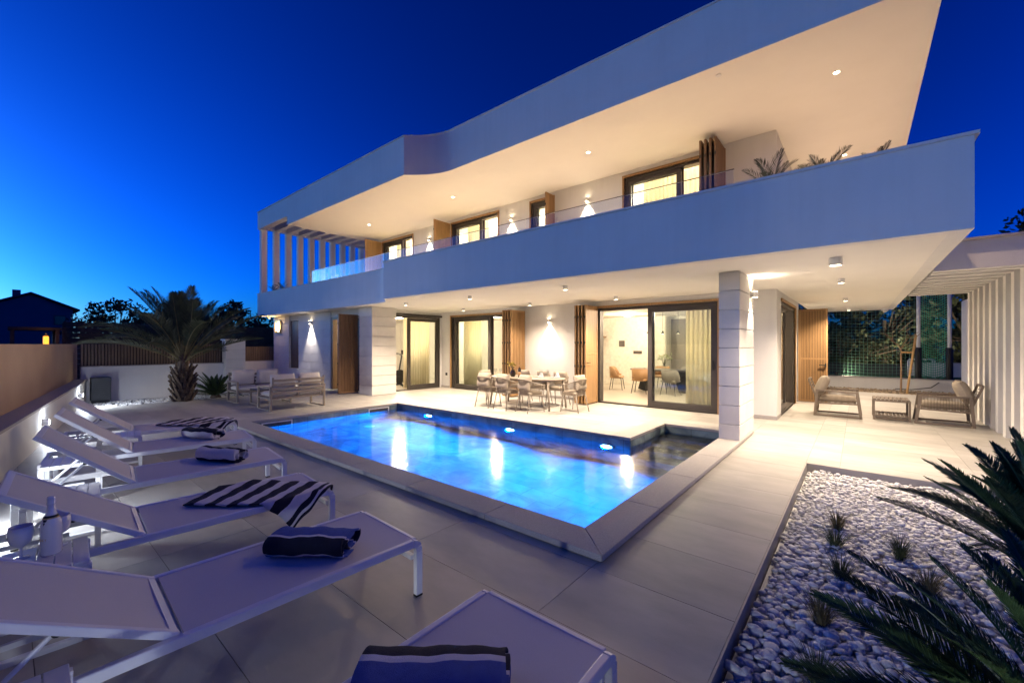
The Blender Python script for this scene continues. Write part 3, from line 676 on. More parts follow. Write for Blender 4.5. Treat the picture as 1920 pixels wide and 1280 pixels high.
wall_light(-7.1,FY,2.30,(0,-1),'lit wall lamp on the blank wall behind the dining table',GWL,0,50,(1,.86,.70))
wall_light(-15.97,GYW,2.42,(0,-1),'lit wall lamp on the stone wall between narrow shutter and dark door',GWL,0,95,(1,.88,.76))
wall_light(-1.452,8.28,2.46,(1,0),'lit wall lamp on the side of the stone pillar by the pool steps',GWL,10,40,(1,.82,.62))
wall_light(-12.62,UY,5.60,(0,-1),'lit upper wall lamp between the first and second balcony doors',GWL,0,55,(1,.8,.58))
wall_light(-8.54,UY,5.60,(0,-1),'lit upper wall lamp between the second door and the small window',GWL,0,55,(1,.8,.58))
wall_light(-5.80,UY,5.60,(0,-1),'lit upper wall lamp between the small window and the widest upper door',GWL,0,55,(1,.8,.58))
# glowing square lamp
t = thing('square_wall_lamp','square brass wall lamp with glowing inner bracket beside the narrow shutter','wall lamp',(-18.95,GYW-.0,2.33))
a = .27
MB().box(-a,a,-.06,-.002,a-.05,a).box(-a,a,-.06,-.002,-a,-a+.05).box(a-.05,a,-.06,-.002,-a+.05,a-.05).box(-a,-a+.05,-.06,-.002,-a+.05,a-.05).build('frame', M['gold'], t)
MB().box(-.17,-.13,-.05,-.01,-.15,.16).box(.06,.10,-.05,-.01,-.13,.17).box(-.13,-.02,-.05,-.01,-.16,-.12).box(-.02,.06,-.05,-.01,.13,.17).build('tube', emit('lamp_tube',(1,.72,.35),12), t)
point(t,(0,-.1,0),7,(1,.66,.3),.12)
tag(MB().box(-.05,.05,-.012,-.001,-.05,.05).build('wall_socket', M['black'], loc=(-11.72,FY,.50)),'small black outdoor socket beside the gym door','socket')
# white pergola on the gable side
perg = thing('pergola','white pergola of tall fins and parallel beams beyond the gable armchairs','pergola',(0,0,0))
MB().box(.94,4.6,9.62,9.82,2.78,3.22).build('front_beam', M['stucco'], perg)
MB().box(.93,4.6,9.56,9.86,3.221,3.26).build('capping', M['coping'], perg)
for k in range(9):
    y = 9.84+k*.507
    MB().box(.94,1.93,y+.02,y+.20,2.77,3.0).build('beam', M['stucco'], perg)
    MB().box(1.932,2.597,y+.02,y+.20,0,3.0).build('fin', M['stucco'], perg)
MB().box(.94,2.75,9.87,14.6,3.002,3.1).build('roof', M['stucco'], perg)
MB().box(2.6,2.75,9.83,20,0,3.0).build('back_wall', M['stucco'], perg)
# ------------------------------------------------------------------ interior lamps and furnishing
def pendant(x,y,z,lab):
    t = thing('pendant_lamp',lab,'pendant lamp',(x,y,2.66),0,'slim black pendants over the indoor dining table')
    MB().tube([(0,0,0),(0,0,z-2.66+.1)],.006,6).build('cord', M['black'], t)
    MB().lathe([(.012,.1),(.02,.08),(.055,.0),(.05,-.002)],16,(0,0,z-2.66)).build('shade', M['black'], t, smooth=True)
    MB().lathe([(.045,0),(.002,-.001)],16,(0,0,z-2.66-.003)).build('bulb', M['lamp'], t)
def room_lamp(x,y,z,Wt,lab,col=WARM):
    t = thing('room_light',lab,'ceiling light',(x,y,z))
    MB().lathe([(.16,-.002),(.16,-.05),(.14,-.06)],24).build('housing', M['whitemetal'], t)
    MB().lathe([(.138,-.061),(.002,-.062)],24).build('lens', emit('room_lens',(1,.85,.62),3), t)
    point(t,(0,0,-.16),Wt,col,.14)
RC = (1,.80,.57)
room_lamp(-3.9,11.9,2.66,85,'round ceiling lamp inside before the indoor dining table',RC)
room_lamp(-6.3,14.0,2.66,70,'round ceiling lamp inside by the textured wall',RC)
room_lamp(-10.5,11.7,2.66,130,'round ceiling lamp inside the room with the tall curtain',RC)
room_lamp(-13.7,9.7,2.66,170,'round ceiling lamp inside the gym room',(1,.84,.62))
room_lamp(-14.6,12.2,ZR-.004,300,'round ceiling lamp in the upper room nearest the fins',RC)
room_lamp(-10.2,12.2,ZR-.004,300,'round ceiling lamp in the upper room behind the second balcony door',RC)
room_lamp(-7.3,12.2,ZR-.004,200,'round ceiling lamp in the upper room behind the small window',RC)
room_lamp(-3.6,12.2,ZR-.004,300,'round ceiling lamp in the widest upper room',RC)
room_lamp(-3.0,14.8,2.66,80,'round ceiling lamp inside over the kitchen end',RC)
pendant(-4.55,14.0,1.95,'black pendant closest to the cream curtain'); pendant(-5.05,14.0,1.95,'black pendant in the middle over the indoor table'); pendant(-5.55,14.0,1.95,'black pendant next to the open door leaf')
def curtain(x0,x1,y,z0,z1,lab,axis='x',amp=.035,per=.11):
    n = max(12,int((x1-x0)/per*8)); vs = []
    for zz in (z0,(z0+z1)/2,z1):
        for i in range(n+1):
            u = x0+(x1-x0)*i/n; w = y+amp*math.sin(2*math.pi*(u-x0)/per)*(1+.25*math.sin(u*9))
            vs.append((u,w,zz) if axis=='x' else (w,u,zz))
    fs = [(k*(n+1)+i,k*(n+1)+i+1,(k+1)*(n+1)+i+1,(k+1)*(n+1)+i) for k in range(2) for i in range(n)]
    o = MB().add(vs,fs).build('curtain', M['curtain'], smooth=True); s = o.modifiers.new('thick','SOLIDIFY'); s.thickness = .006
    return tag(o,lab,'curtain','cream curtains inside the villa')
mc = M['curtain'].node_tree; pc = mc.nodes['Principled BSDF']; pc.inputs['Transmission Weight'].default_value = 0
tr = mc.nodes.new('ShaderNodeBsdfTranslucent'); tr.inputs[0].default_value = (.95,.89,.74,1); ms = mc.nodes.new('ShaderNodeMixShader'); ms.inputs[0].default_value = .6
mc.links.new(pc.outputs[0],ms.inputs[1]); mc.links.new(tr.outputs[0],ms.inputs[2]); mc.links.new(ms.outputs[0],mc.nodes['Material Output'].inputs[0])
curtain(-3.30,-2.62,FY+.40,.03,2.64,'tall cream curtain behind the closed pane of the big sliding door')
curtain(-11.25,-10.35,FY+.42,.03,2.64,'tall cream curtain behind the pane of the second sliding door')
curtain(9.0,10.2,-12.50,.03,2.64,'pale cream curtain behind the gym door pane',axis='y')
for (a,b,fr),lab in zip(WIN,('cream curtain in the upper door nearest the fins','cream curtain in the second upper balcony door',None,'cream curtain in the widest upper balcony door')):
    if lab: curtain(a+.35,a+(b-a)*(fr+(.22 if b-a>2.3 else 0)),UY+.45,3.1,5.95,lab)
# indoor dining table and chairs
t = thing('indoor_table','dark indoor dining table behind the big sliding door','table',(-5.0,14.0,.012))
MB().prism([(1.15*math.cos(a)*(1 if abs(math.cos(a))<.9 else .98),.5*math.copysign(abs(math.sin(a))**.5,math.sin(a))) for a in [2*math.pi*k/32 for k in range(32)]],.71,.75).build('top', M['navytable'], t)
MB().bar((-.7,0,0),(-.5,0,.71),.4,.08,up=(0,1,0)).bar((.7,0,0),(.5,0,.71),.4,.08,up=(0,1,0)).build('pedestal', M['black'], t)
def shell_chair(mat,lab,loc,rz):
    t = thing('indoor_chair',lab,'chair',loc,rz,'upholstered chairs at the indoor table')
    MB().cushion(.48,.46,.10,(0,0,.44),e=5).build('seat', M[mat], t, smooth=True)
    n = 16; vs = []; fs = []
    for k in range(n+1):
        a = R(-25+230*k/n-0); x = -.26*math.cos(a); y = -.25*math.sin(a)*1.0
        h = .44+ .36*min(1,max(.28,math.sin(math.pi*k/n)*1.6)); 
        for r,zz in ((1,.43),(1.08,h),(.92,h),(.86,.43)): vs.append((x*r,y*r,zz))
    for k in range(n):
        for q in range(4): fs.append((k*4+q,(k+1)*4+q,(k+1)*4+(q+1)%4,k*4+(q+1)%4))
    fs += [(0,1,2,3),(n*4+3,n*4+2,n*4+1,n*4)]
    MB().add(vs,fs).build('backrest', M[mat], t, smooth=True)
    for sx in (-1,1):
        for sy in (-1,1): MB().tube([(sx*.17,sy*.16,.42),(sx*.24,sy*.22,0)],[.014,.009],8).build('leg', M['black'], t)
    return t
shell_chair('tan','tan chair at the open end of the indoor table',(-6.55,13.7,.012),R(-75))
shell_chair('tan','tan chair with its back to the open sliding door',(-5.45,13.1,.012),R(8))
shell_chair('greyfab','grey chair seen through the closed pane of the big sliding door',(-4.5,13.15,.012),R(-5))
shell_chair('tan','tan chair on the far side of the indoor table',(-5.4,14.85,.012),R(180))
shell_chair('greyfab','grey chair on the far side near the kitchen',(-4.5,14.85,.012),R(180))
def vase_flowers(name,lab,loc,vm,fm,prof,h,spread,n=26,fs=.045):
    t = thing(name,lab,'vase',loc)
    MB().lathe(prof,20).build('vase', vm, t, smooth=True)
    s = MB(); b = MB(); top = prof[-1][1]
    for k in range(n):
        a = random.uniform(0,6.3); r = spread*random.uniform(.15,1)**.6; z = top+h*random.uniform(.4,1)
        p = V(r*math.cos(a),r*math.sin(a),z); s.tube([(0,0,top*.4),(p.x*.4,p.y*.4,top+(z-top)*.55),p],[.003,.0025,.002],4)
        for q in range(6):
            d = V(random.gauss(0,1),random.gauss(0,1),random.gauss(.3,.7)).normalized(); e = d.cross(V(.3,.5,.8)).normalized()*fs*.45
            b.add([p,p+d*fs*.6+e,p+d*fs*1.3,p+d*fs*.6-e],[(0,1,2,3)])
    s.build('stem', M['palmleaf'], t); b.build('blossom', fm, t)
vase_flowers('flower_vase','glass vase of pale lilies on the indoor table',(-4.95,13.85,.762),M['clear'],M['flowerw'],[(.05,0),(.09,.06),(.08,.14),(.05,.2),(.055,.22)],.28,.24)
# dark stair rail, prints and switch plates inside
st = thing('staircase','dark stair flank rising behind the open sliding door','stairs',(-8.55,15.0,.012))
MB().add([(-.9,0,0),(-.75,0,0),(.55,0,2.2),(.55,0,2.5),(.45,0,2.5)],[(0,1,2,3,4)]).build('flank', M['black'], st).modifiers.new('t','SOLIDIFY').thickness = .05
for k in range(8): MB().box(-.75+k*.16,-.45+k*.16,.03,.5,.25*k+.1,.25*k+.15).build('tread', M['wood'], st)
tag(MB().box(-.12,.12,-.02,0,-.12,.12).build('wall_panel', M['frame'], loc=(-7.25,15.598,1.62)),'small square dark control panel on the textured wall','panel')
tag(MB().box(-.17,.17,-.015,0,-.06,.06).build('switch_plate', M['frame'], loc=(-6.6,15.598,1.28)),'wide dark switch plate on the textured wall','switch')
tag(MB().box(-.3,.3,-.05,0,-1.25,1.25).build('tall_cabinet', M['greyfab'], loc=(-5.2,16.19,1.3)),'tall dark cabinet beyond the indoor table','cabinet')
kt = thing('kitchen_unit','dark kitchen unit with pale worktop at the far end','kitchen unit',(-3.3,15.7,.012)); MB().box(-1.2,1.2,-.3,.3,0,.88).build('carcass', M['navytable'], kt); MB().box(-1.22,1.22,-.33,.31,.881,.92).build('worktop', M['stone'], kt)
ws = thing('white_sofa','white sofa end inside behind the folded shutters','sofa',(-7.95,14.2,.012)); MB().cushion(.8,.9,.45,(0,0,.25),e=8).build('seat', M['cushlight'], ws, smooth=True); MB().cushion(.25,.9,.75,(-.35,0,.5),e=8).build('backrest', M['cushlight'], ws, smooth=True)
rd = thing('room_door','brown interior door inside the gym room','door',(-17.66,9.9,.012)); MB().box(0,.04,-.45,.45,0,2.05).build('leaf', M['woodlight'], rd); MB().tube([(.05,.35,1),(.1,.35,1),(.1,.22,1)],.012).build('handle', M['black'], rd)
# exercise bike
t = thing('exercise_bike','black exercise bike inside the open gym door','exercise bike',(-13.5,9.15,.012),R(70))
MB().bar((-.45,-.25,.04),(-.45,.25,.04),.07,.06).bar((.45,-.25,.04),(.45,.25,.04),.07,.06).bar((-.45,0,.07),(.45,0,.07),.07,.07).build('base', M['darkplastic'], t)
MB().lathe([(.24,-.03),(.26,-.02),(.26,.02),(.24,.03)],28).build('flywheel', M['black'], t, loc=(.35,0,.36), rot=(R(90),0,0))
MB().tube([(-.25,0,.1),(-.3,0,.85)],.03).tube([(.25,0,.1),(.42,0,1.15)],.03).tube([(-.1,0,.4),(.35,0,.36)],.035).build('frame', M['darkplastic'], t)
MB().cushion(.27,.2,.08,(-.31,0,.9),e=4).build('saddle', M['black'], t, smooth=True)
MB().tube([(.42,0,1.15),(.40,-.12,1.17),(.3,-.27,1.22),(.15,-.3,1.26)],.014).tube([(.42,0,1.15),(.40,.12,1.17),(.3,.27,1.22),(.15,.3,1.26)],.014).build('handlebar', M['black'], t)
MB().box(.43,.46,-.12,.12,1.2,1.36).build('console', M['black'], t); MB().bar((-.05,-.12,.25),(.1,-.12,.4),.03,.03).bar((.1,.12,.4),(.25,.12,.5),.03,.03).build('crank', M['darkplastic'], t)
MB().box(.2,.36,.12,.2,.48,.51).build('pedal', M['black'], t); MB().box(-.14,.0,-.2,-.12,.23,.26).build('pedal', M['black'], t)
# ------------------------------------------------------------------ outdoor dining set
def dining_chair(lab,loc,rz):
    # seat faces +y
    t = thing('dining_chair',lab,'chair',loc,rz,'rope dining chairs round the oval table')
    def U(z,s,n=24):   # horseshoe line round sides and back
        out = []
        for k in range(n+1):
            a = math.pi*k/n; out.append(V(-.27*s*math.copysign(abs(math.cos(a))**.7,math.cos(a)), .20-.46*s*abs(math.sin(a))**.75 if 0<k<n else .20, z))
        return out
    low = U(.40,.92); mid = [p+V(0,0,.0) for p in U(.56,.97)]
    top = U(.66,1.04); n = len(top)
    for k,p in enumerate(top): p.z = .64+.14*math.sin(math.pi*k/(n-1))**1.3
    MB().tube(low,.011,6).tube(mid,.009,6).tube(top,.013,6).tube([low[0],top[0]],.011,6).tube([low[-1],top[-1]],.011,6).build('frame', M['taupe'], t, smooth=True)
    rp_ = MB()
    for k in range(1,48):
        u = k/48*(n-1); i = int(u); f = u-i
        a = low[i].lerp(low[min(i+1,n-1)],f); b = top[i].lerp(top[min(i+1,n-1)],f)
        rp_.bar(a,b,.011,.007)
    tag(rp_.build('rope_weave', M['rope'], t), kind='stuff')
    for sx in (-1,1):
        MB().tube([(sx*.22,.17,.42),(sx*.25,.22,0)],[.016,.010],8).build('leg', M['taupe'], t, smooth=True)
        MB().tube([(sx*.19,-.18,.42),(sx*.22,-.27,0)],[.016,.010],8).build('leg', M['taupe'], t, smooth=True)
        for q in ((sx*.25,.22),(sx*.22,-.27)): MB().lathe([(.012,0),(.012,.015)],8,(q[0],q[1],0)).build('foot', M['black'], t)
    MB().cushion(.44,.42,.10,(0,0,.445),e=6).build('seat_cushion', M['cush'], t, smooth=True)
    MB().cushion(.42,.36,.14,e=5,c=(0,-.17,.70),M=Matrix.Rotation(R(78),3,'X')).build('back_cushion', M['cush'], t, smooth=True)
    return t
TC = (-6.62,8.60)
ch = dining_chair('rope dining chair on the pool side closest to the second sliding door',(-7.36,7.92,0),R(3))
dup(ch,(-6.70,7.90,0),R(-4),'middle rope dining chair on the pool side of the oval table')
dup(ch,(-6.02,7.94,0),R(-12),'rope dining chair on the pool side next to the table end leg')
dup(ch,(-5.22,8.62,0),R(86),'rope dining chair at the table end before the folded shutters')
dup(ch,(-7.98,8.6,0),R(-90),'rope dining chair at the table end towards the lounge sofas')
dup(ch,(-7.32,9.20,0),R(180),'rope dining chair on the wall side behind the flower vase')
dup(ch,(-6.65,9.20,0),R(176),'middle rope dining chair on the wall side of the oval table')
dup(ch,(-6.05,9.18,0),R(185),'rope dining chair on the wall side near the folded shutters')
t = thing('dining_table','oval taupe outdoor dining table set with glasses','table',(TC[0],TC[1],0))
ov = [(1.10*math.copysign(abs(math.cos(a))**.75,math.cos(a)),.52*math.copysign(abs(math.sin(a))**.75,math.sin(a))) for a in [2*math.pi*k/48 for k in range(48)]]
MB().prism(ov,.725,.75).build('top', M['taupe'], t, bevel=.006)
MB().prism([(x*.9,y*.85) for x,y in ov],.68,.724).build('apron', M['taupe'], t)
for sx in (-1,1):
    for sy in (-1,1): MB().tube([(sx*.88,sy*.33,.70),(sx*.95,sy*.37,0)],[.032,.022],10).build('leg', M['taupe'], t, smooth=True)
vase_flowers('flower_vase','small black vase of yellow blossoms on the outdoor table',(-6.95,8.42,.751),M['bottledark'],M['flower'],[(.045,0),(.075,.05),(.075,.11),(.04,.17),(.045,.18)],.2,.13,16,.04)
BOT = [(.037,0),(.038,.01),(.038,.19),(.030,.225),(.014,.25),(.0135,.30),(.016,.302),(.016,.315)]
t = thing('wine_bottle','dark wine bottle beside the black vase','bottle',(-6.68,8.36,.751)); MB().lathe(BOT,20).build('body', M['bottledark'], t, smooth=True); MB().lathe([(.0387,.05),(.0387,.14)],20).build('label_band', M['tan'], t, smooth=True); MB().lathe([(.0166,.255),(.0166,.316)],16).build('capsule', M['tan'], t, smooth=True)
GLS = [(.034,0),(.033,.004),(.006,.01),(.004,.09),(.02,.105),(.038,.14),(.04,.17),(.034,.205),(.032,.205),(.038,.165),(.034,.14),(.003,.108)]
def wineglass(loc,lab): tag(MB().lathe(GLS,16).build('wine_glass', M['clear'], smooth=True, loc=loc),lab,'glass','wine glasses on the outdoor table')
wineglass((-7.45,8.30,.751),'wine glass before the chair closest to the second door'); wineglass((-7.38,8.42,.751),'wine glass just behind another at the lounge end of the table')
wineglass((-6.05,8.42,.751),'wine glass near the table end leg'); wineglass((-5.98,8.60,.751),'wine glass at the table end towards the folded shutters')
for k,(x,y,l) in enumerate(((-7.3,8.62,'white plate at the lounge end of the outdoor table'),(-6.35,8.75,'white plate on the wall side of the outdoor table'),(-5.85,8.72,'white plate at the shutter end of the outdoor table'))):
    tag(MB().lathe([(.06,0),(.12,.012),(.125,.016),(.11,.014),(.002,.006)],24).build('plate', M['bottlewhite'], smooth=True, loc=(x,y,.751)),l,'plate')
for k,(x,y,l) in enumerate(((-6.25,8.66,'folded white napkin standing beside the wall side plate'),(-5.92,8.9,'folded white napkin near the shutter end plate'))):
    n_ = MB().add([(-.06,0,0),(.06,0,0),(.07,.08,0),(-.07,.08,0),(0,.02,.13),(.03,.06,.12)],[(0,1,4),(1,2,5,4),(2,3,5),(3,0,4,5)]).build('napkin', M['white_terry'], loc=(x,y,.752)); tag(n_,l,'napkin')
# ------------------------------------------------------------------ lounge seats
def bar_arm(t,x,y0,y1,z,mat='taupe',w=.05):
    # flat rectangular loop standing in the plane x = const
    MB().box(x-w/2,x+w/2,y0,y0+.045,0,z).box(x-w/2,x+w/2,y1-.045,y1,0,z).box(x-w/2,x+w/2,y0+.045,y1-.045,z-.035,z).box(x-w/2,x+w/2,y0+.045,y1-.045,0,.03).box(x-w/2,x+w/2,y0+.045,y1-.045,.28,.315).build('arm', M[mat], t, bevel=.004)
def loveseat(lab,loc,rz,wd,cl='cushlight'):
    # faces +y, width wd along x
    t = thing('garden_sofa',lab,'sofa',loc,rz,'taupe framed garden sofas before the palm')
    for sx in (-1,1): bar_arm(t,sx*(wd/2-.025),-.40,.38,.58)
    MB().box(-wd/2+.05,wd/2-.05,.30,.345,.27,.32).box(-wd/2+.05,wd/2-.05,-.36,-.315,.27,.32).build('seat_frame', M['taupe'], t)
    for k in range(5): MB().box(-wd/2+.06,wd/2-.06,-.26+k*.12,-.20+k*.12,.285,.305).build('slat', M['taupe'], t)
    for k in range(4):
        zz = .40+k*.10; MB().box(-wd/2+.05,wd/2-.05,-.40-.02*k,-.38-.02*k,zz,zz+.055).build('back_slat', M['taupe'], t)
    for x in (-wd/2+.06,0,wd/2-.06): MB().bar((x,-.345,.30),(x,-.425,.80),.04,.025,up=(0,1,0)).build('back_post', M['taupe'], t)
    for sx in (-1,1):
        MB().cushion(wd/2-.06,.70,.13,(sx*(wd/4-.02),.0,.375),e=8).build('seat_cushion', M[cl], t, smooth=True)
        MB().cushion(wd/2-.08,.44,.17,e=6,c=(sx*(wd/4-.02),-.26,.66),M=Matrix.Rotation(R(76),3,'X')).build('back_cushion', M[cl], t, smooth=True)
    return t
s1 = loveseat('slat backed two seat garden sofa standing with its back to the pool',(-11.13,4.63,0),R(90),1.34)
s2 = dup(s1,(-13.25,4.60,0),R(-90),'two seat garden sofa with big back cushions beside the palm')
t = thing('coffee_table','low taupe coffee table between the two garden sofas','table',(-12.25,4.55,0))
MB().box(-.28,.28,-.42,.42,.385,.41).build('top', M['navytable'], t, bevel=.004)
for sx in (-1,1):
    for sy in (-1,1): MB().box(sx*.26-.02,sx*.26+.02,sy*.40-.02,sy*.40+.02,0,.384).build('leg', M['taupe'], t)
MB().box(-.24,.24,-.42,-.38,.02,.05).box(-.24,.24,.38,.42,.02,.05).build('stretcher', M['taupe'], t)
def rope_armchair(lab,loc,rz):
    t = thing('rope_armchair',lab,'armchair',loc,rz,'taupe rope armchairs beside the gable walkway')
    # faces +y ; width .72
    for sx in (-1,1):
        x = sx*.34
        m = MB().bar((x,.40,0),(x,.33,.55),.04,.05,up=(0,1,0)).bar((x,-.40,0),(x,-.36,.57),.04,.05,up=(0,1,0)).bar((x,.36,.555),(x,-.38,.575),.05,.035).bar((x,.36,.305),(x,-.36,.285),.035,.03).bar((x,.40,.02),(x,-.40,.02),.04,.035)
        m.build('side_frame', M['taupe2'], t, bevel=.003)
        r_ = MB()
        for k in range(34):
            y = .335-k*.0205; r_.bar((x,y,.30),(x,y*1.0,.56),.010,.008)
        tag(r_.build('rope_weave', M['rope2'], t), kind='stuff')
    MB().bar((-.33,.36,.295),(.33,.36,.295),.035,.04).bar((-.33,-.33,.29),(.33,-.33,.29),.035,.04).bar((-.33,-.39,.05),(.33,-.39,.05),.03,.03).build('seat_frame', M['taupe2'], t)
    for k in range(6): MB().box(-.32,.32,-.28+k*.11,-.24+k*.11,.285,.30).build('slat', M['taupe2'], t)
    MB().bar((-.30,-.34,.30),(-.30,-.52,.80),.03,.035).bar((.30,-.34,.30),(.30,-.52,.80),.03,.035).bar((-.30,-.52,.80),(.30,-.52,.80),.03,.035).build('back_frame', M['taupe2'], t)
    bk = MB()
    for k in range(9): z = .38+k*.05; bk.bar((-.29,-.34-(z-.3)*.36,z),(.29,-.34-(z-.3)*.36,z),.008,.010)
    tag(bk.build('rope_back', M['rope2'], t), kind='stuff')
    MB().cushion(.62,.66,.13,(0,.0,.375),e=8).build('seat_cushion', M['cush'], t, smooth=True)
    MB().cushion(.60,.46,.22,e=4,c=(0,-.29,.66),M=Matrix.Rotation(R(68),3,'X')).build('back_cushion', M['cush'], t, smooth=True)
    return t
a1 = rope_armchair('rope armchair beside the open gable shutter',(-.36,11.95,0),R(-90))
dup(a1,(1.30,12.05,0),R(88),'rope armchair before the white pergola fins')
t = thing('slatted_side_table','low slatted table between the two rope armchairs','table',(.53,12.15,0))
for k in range(9): MB().box(-.29+k*.065,-.29+k*.065+.052,-.33,.33,.42,.44).build('slat', M['taupe2'], t)
for k in range(9): MB().box(-.27+k*.06,-.27+k*.06+.045,-.30,.30,.10,.115).build('shelf_slat', M['taupe2'], t)
for sx in (-1,1):
    for sy in (-1,1): MB().box(sx*.28-.018,sx*.28+.018,sy*.32-.018,sy*.32+.018,0,.42).build('leg', M['taupe2'], t)
MB().box(-.26,.26,-.335,-.305,.385,.419).box(-.26,.26,.305,.335,.385,.419).box(-.295,-.265,-.30,.30,.385,.419).box(.265,.295,-.30,.30,.385,.419).box(-.26,.26,-.335,-.305,.02,.05).box(-.26,.26,-.335,-.305,.075,.099).box(-.26,.26,.305,.335,.075,.099).build('frame', M['taupe2'], t)
# ------------------------------------------------------------------ sun loungers
def lounger(lab,loc,rz,th,Lb=.78):
    t = thing('sun_lounger',lab,'sun lounger',loc,rz,'white sling sun loungers along the pool')
    w = .335; zt = .37
    for sx in (-1,1):
        x = sx*w
        MB().box(x-.018,x+.018,-1.93,-.045,zt-.052,zt-.004).build('rail', M['whitemetal'], t, bevel=.006)
        # foot-end leg with bent corner
        m = MB(); pts = [(x,-.045,zt-.028),(x,-.022,zt-.034),(x,-.008,zt-.055),(x,-.004,zt-.09),(x,-.004,.012)]
        for a,b in zip(pts[:-1],pts[1:]): m.bar(a,b,.036,.046,up=(1,0,0)) if False else m.bar(a,b,.046 if False else .036,.046,up=(0,1,0.2))
        m.build('leg', M['whitemetal'], t, bevel=.004)
        MB().box(x-.017,x+.017,-.027,.019,0,.0115).build('foot', M['black'], t)
        MB().box(x-.018,x+.018,-1.93,-1.885,.0125,zt-.053).build('leg', M['whitemetal'], t, bevel=.004)
        MB().box(x-.017,x+.017,-1.93,-1.885,0,.012).build('foot', M['black'], t)
    MB().box(-w+.019,w-.019,-.045,-.015,zt-.14,zt-.11).build('crossbar', M['whitemetal'], t, bevel=.003)
    for a0,a1,b0,b1 in ((-1.92,-1.89,zt-.05,zt-.01),(-1.22,-1.19,zt-.06,zt-.03),(-1.92,-1.89,.05,.085)): MB().box(-w+.019,w-.019,a0,a1,b0,b1).build('crossbar', M['whitemetal'], t, bevel=.003)
    MB().box(-w+.019,w-.019,-.034,-.006,zt-.034,zt-.008).build('end_bar', M['whitemetal'], t, bevel=.005)
    # sling seat with slight sag
    n = 16; k = 8; vs = []
    for i in range(n+1):
        for j in range(k+1):
            u = j/k; v = i/n; x = (-1+2*u)*(w-.0185); y = -.008-1.185*v
            vs.append((x,y,zt-.010-.012*(1-(2*u-1)**2)*math.sin(math.pi*v)**.5))
    fs = [(i*(k+1)+j,i*(k+1)+j+1,(i+1)*(k+1)+j+1,(i+1)*(k+1)+j) for i in range(n) for j in range(k)]
    o = MB().add(vs,fs).build('seat', M['sling'], t, smooth=True)
    # backrest, hinged at y=-1.215
    c,sn = math.cos(th),math.sin(th)
    def bp(x,l,h=0): return V(x,-1.215-l*c+h*sn*0-h*sn*-0, zt-.014+l*sn)+V(0,h*sn,h*c)
    for sx in (-1,1): MB().bar(bp(sx*(w-.03),0),bp(sx*(w-.03),Lb),.03,.036,up=(0,sn,c)).build('back_rail', M['whitemetal'], t, bevel=.005)
    MB().bar(bp(-w+.045,Lb-.02),bp(w-.045,Lb-.02),.036,.03,up=(0,sn,c)).build('back_crossbar', M['whitemetal'], t)
    MB().bar(bp(-w+.045,.02),bp(w-.045,.02),.03,.03,up=(0,sn,c)).build('back_crossbar', M['whitemetal'], t)
    vs = []
    for i in range(n+1):
        for j in range(k+1):
            u = j/k; v = i/n; p_ = bp((-1+2*u)*(w-.0455),Lb*v,.012-.014*(1-(2*u-1)**2)*math.sin(math.pi*v)**.5); vs.append(p_)
    o = MB().add(vs,[f[::-1] for f in fs]).build('backrest', M['sling'], t, smooth=True)
    for sx in (-1,1):
        a = bp(sx*(w-.075),Lb*.50,-.02); MB().tube([a,(sx*(w-.075),-1.80,zt-.06)],.0095,8).build('prop', M['whitemetal'], t)
        MB().lathe([(.016,-.014),(.016,.014)],12).build('knob', M['black'], t, loc=(a.x+sx*.015,a.y,a.z), rot=(0,R(90),0))
        MB().bar((sx*(w-.075),-1.55,zt-.075),(sx*(w-.075),-1.89,zt-.075),.02,.025).build('rack', M['whitemetal'], t)
    return t
LD = [((-7.99,2.37),-7.9,38,.78,'white lounger farthest from the camera with a flat striped towel'),
      ((-6.53,2.15),-8.0,40,.78,'white lounger with a rolled towel, second from the fence'),
      ((-5.16,1.97),-6.5,40,.78,'white lounger with a rolled towel in the middle of the row'),
      ((-3.81,1.80),-3.9,34,.74,'white lounger with a striped towel hanging over its rail'),
      ((-2.50,1.69),-2.4,30,.78,'white lounger beside the bottle and goblets, folded towel on top'),
      ((-1.11,1.566),.5,30,.78,'white lounger cut off by the picture edge, blue towel on it')]
LOUNGERS = []
for (x,y),rz,th,Lb,lab in LD: LOUNGERS.append(lounger(lab,(x,y,0),R(rz),R(th),Lb))
def side_table(lab,loc,rz):
    t = thing('side_table',lab,'side table',loc,rz,'small white slatted tables between the loungers')
    h = .21
    for k in range(6): MB().box(-h+.004,h-.004,-h+.006+k*.068,-h+.070+k*.068,.415,.432).build('slat', M['whitemetal'], t, bevel=.003)
    for sx in (-1,1): MB().box(sx*(h-.02)-.018,sx*(h-.02)+.018,-h,-h+.036,0,.395).box(sx*(h-.02)-.018,sx*(h-.02)+.018,h-.036,h,0,.395).box(sx*(h-.02)-.018,sx*(h-.02)+.018,-h,h,.396,.414).box(sx*(h-.02)-.018,sx*(h-.02)+.018,-h+.037,h-.037,0,.03).build('leg_frame', M['whitemetal'], t, bevel=.004)
    return t
st1 = side_table('white side table between the two loungers farthest from the camera',(-7.35,.93,0),R(-8))
dup(st1,(-6.12,.42,0),R(-8),'white side table behind the middle rolled towel lounger')
dup(st1,(-5.02+.22,.28,0),R(-6),'white side table between the middle lounger and the draped towel lounger'); 
dup(st1,(-3.44,.10,0),R(-4),'white side table carrying the bottle and goblets')
dup(st1,(-2.03,-.06,0),R(-1),'white side table by the lounger with the folded towel, cut by the picture edge')
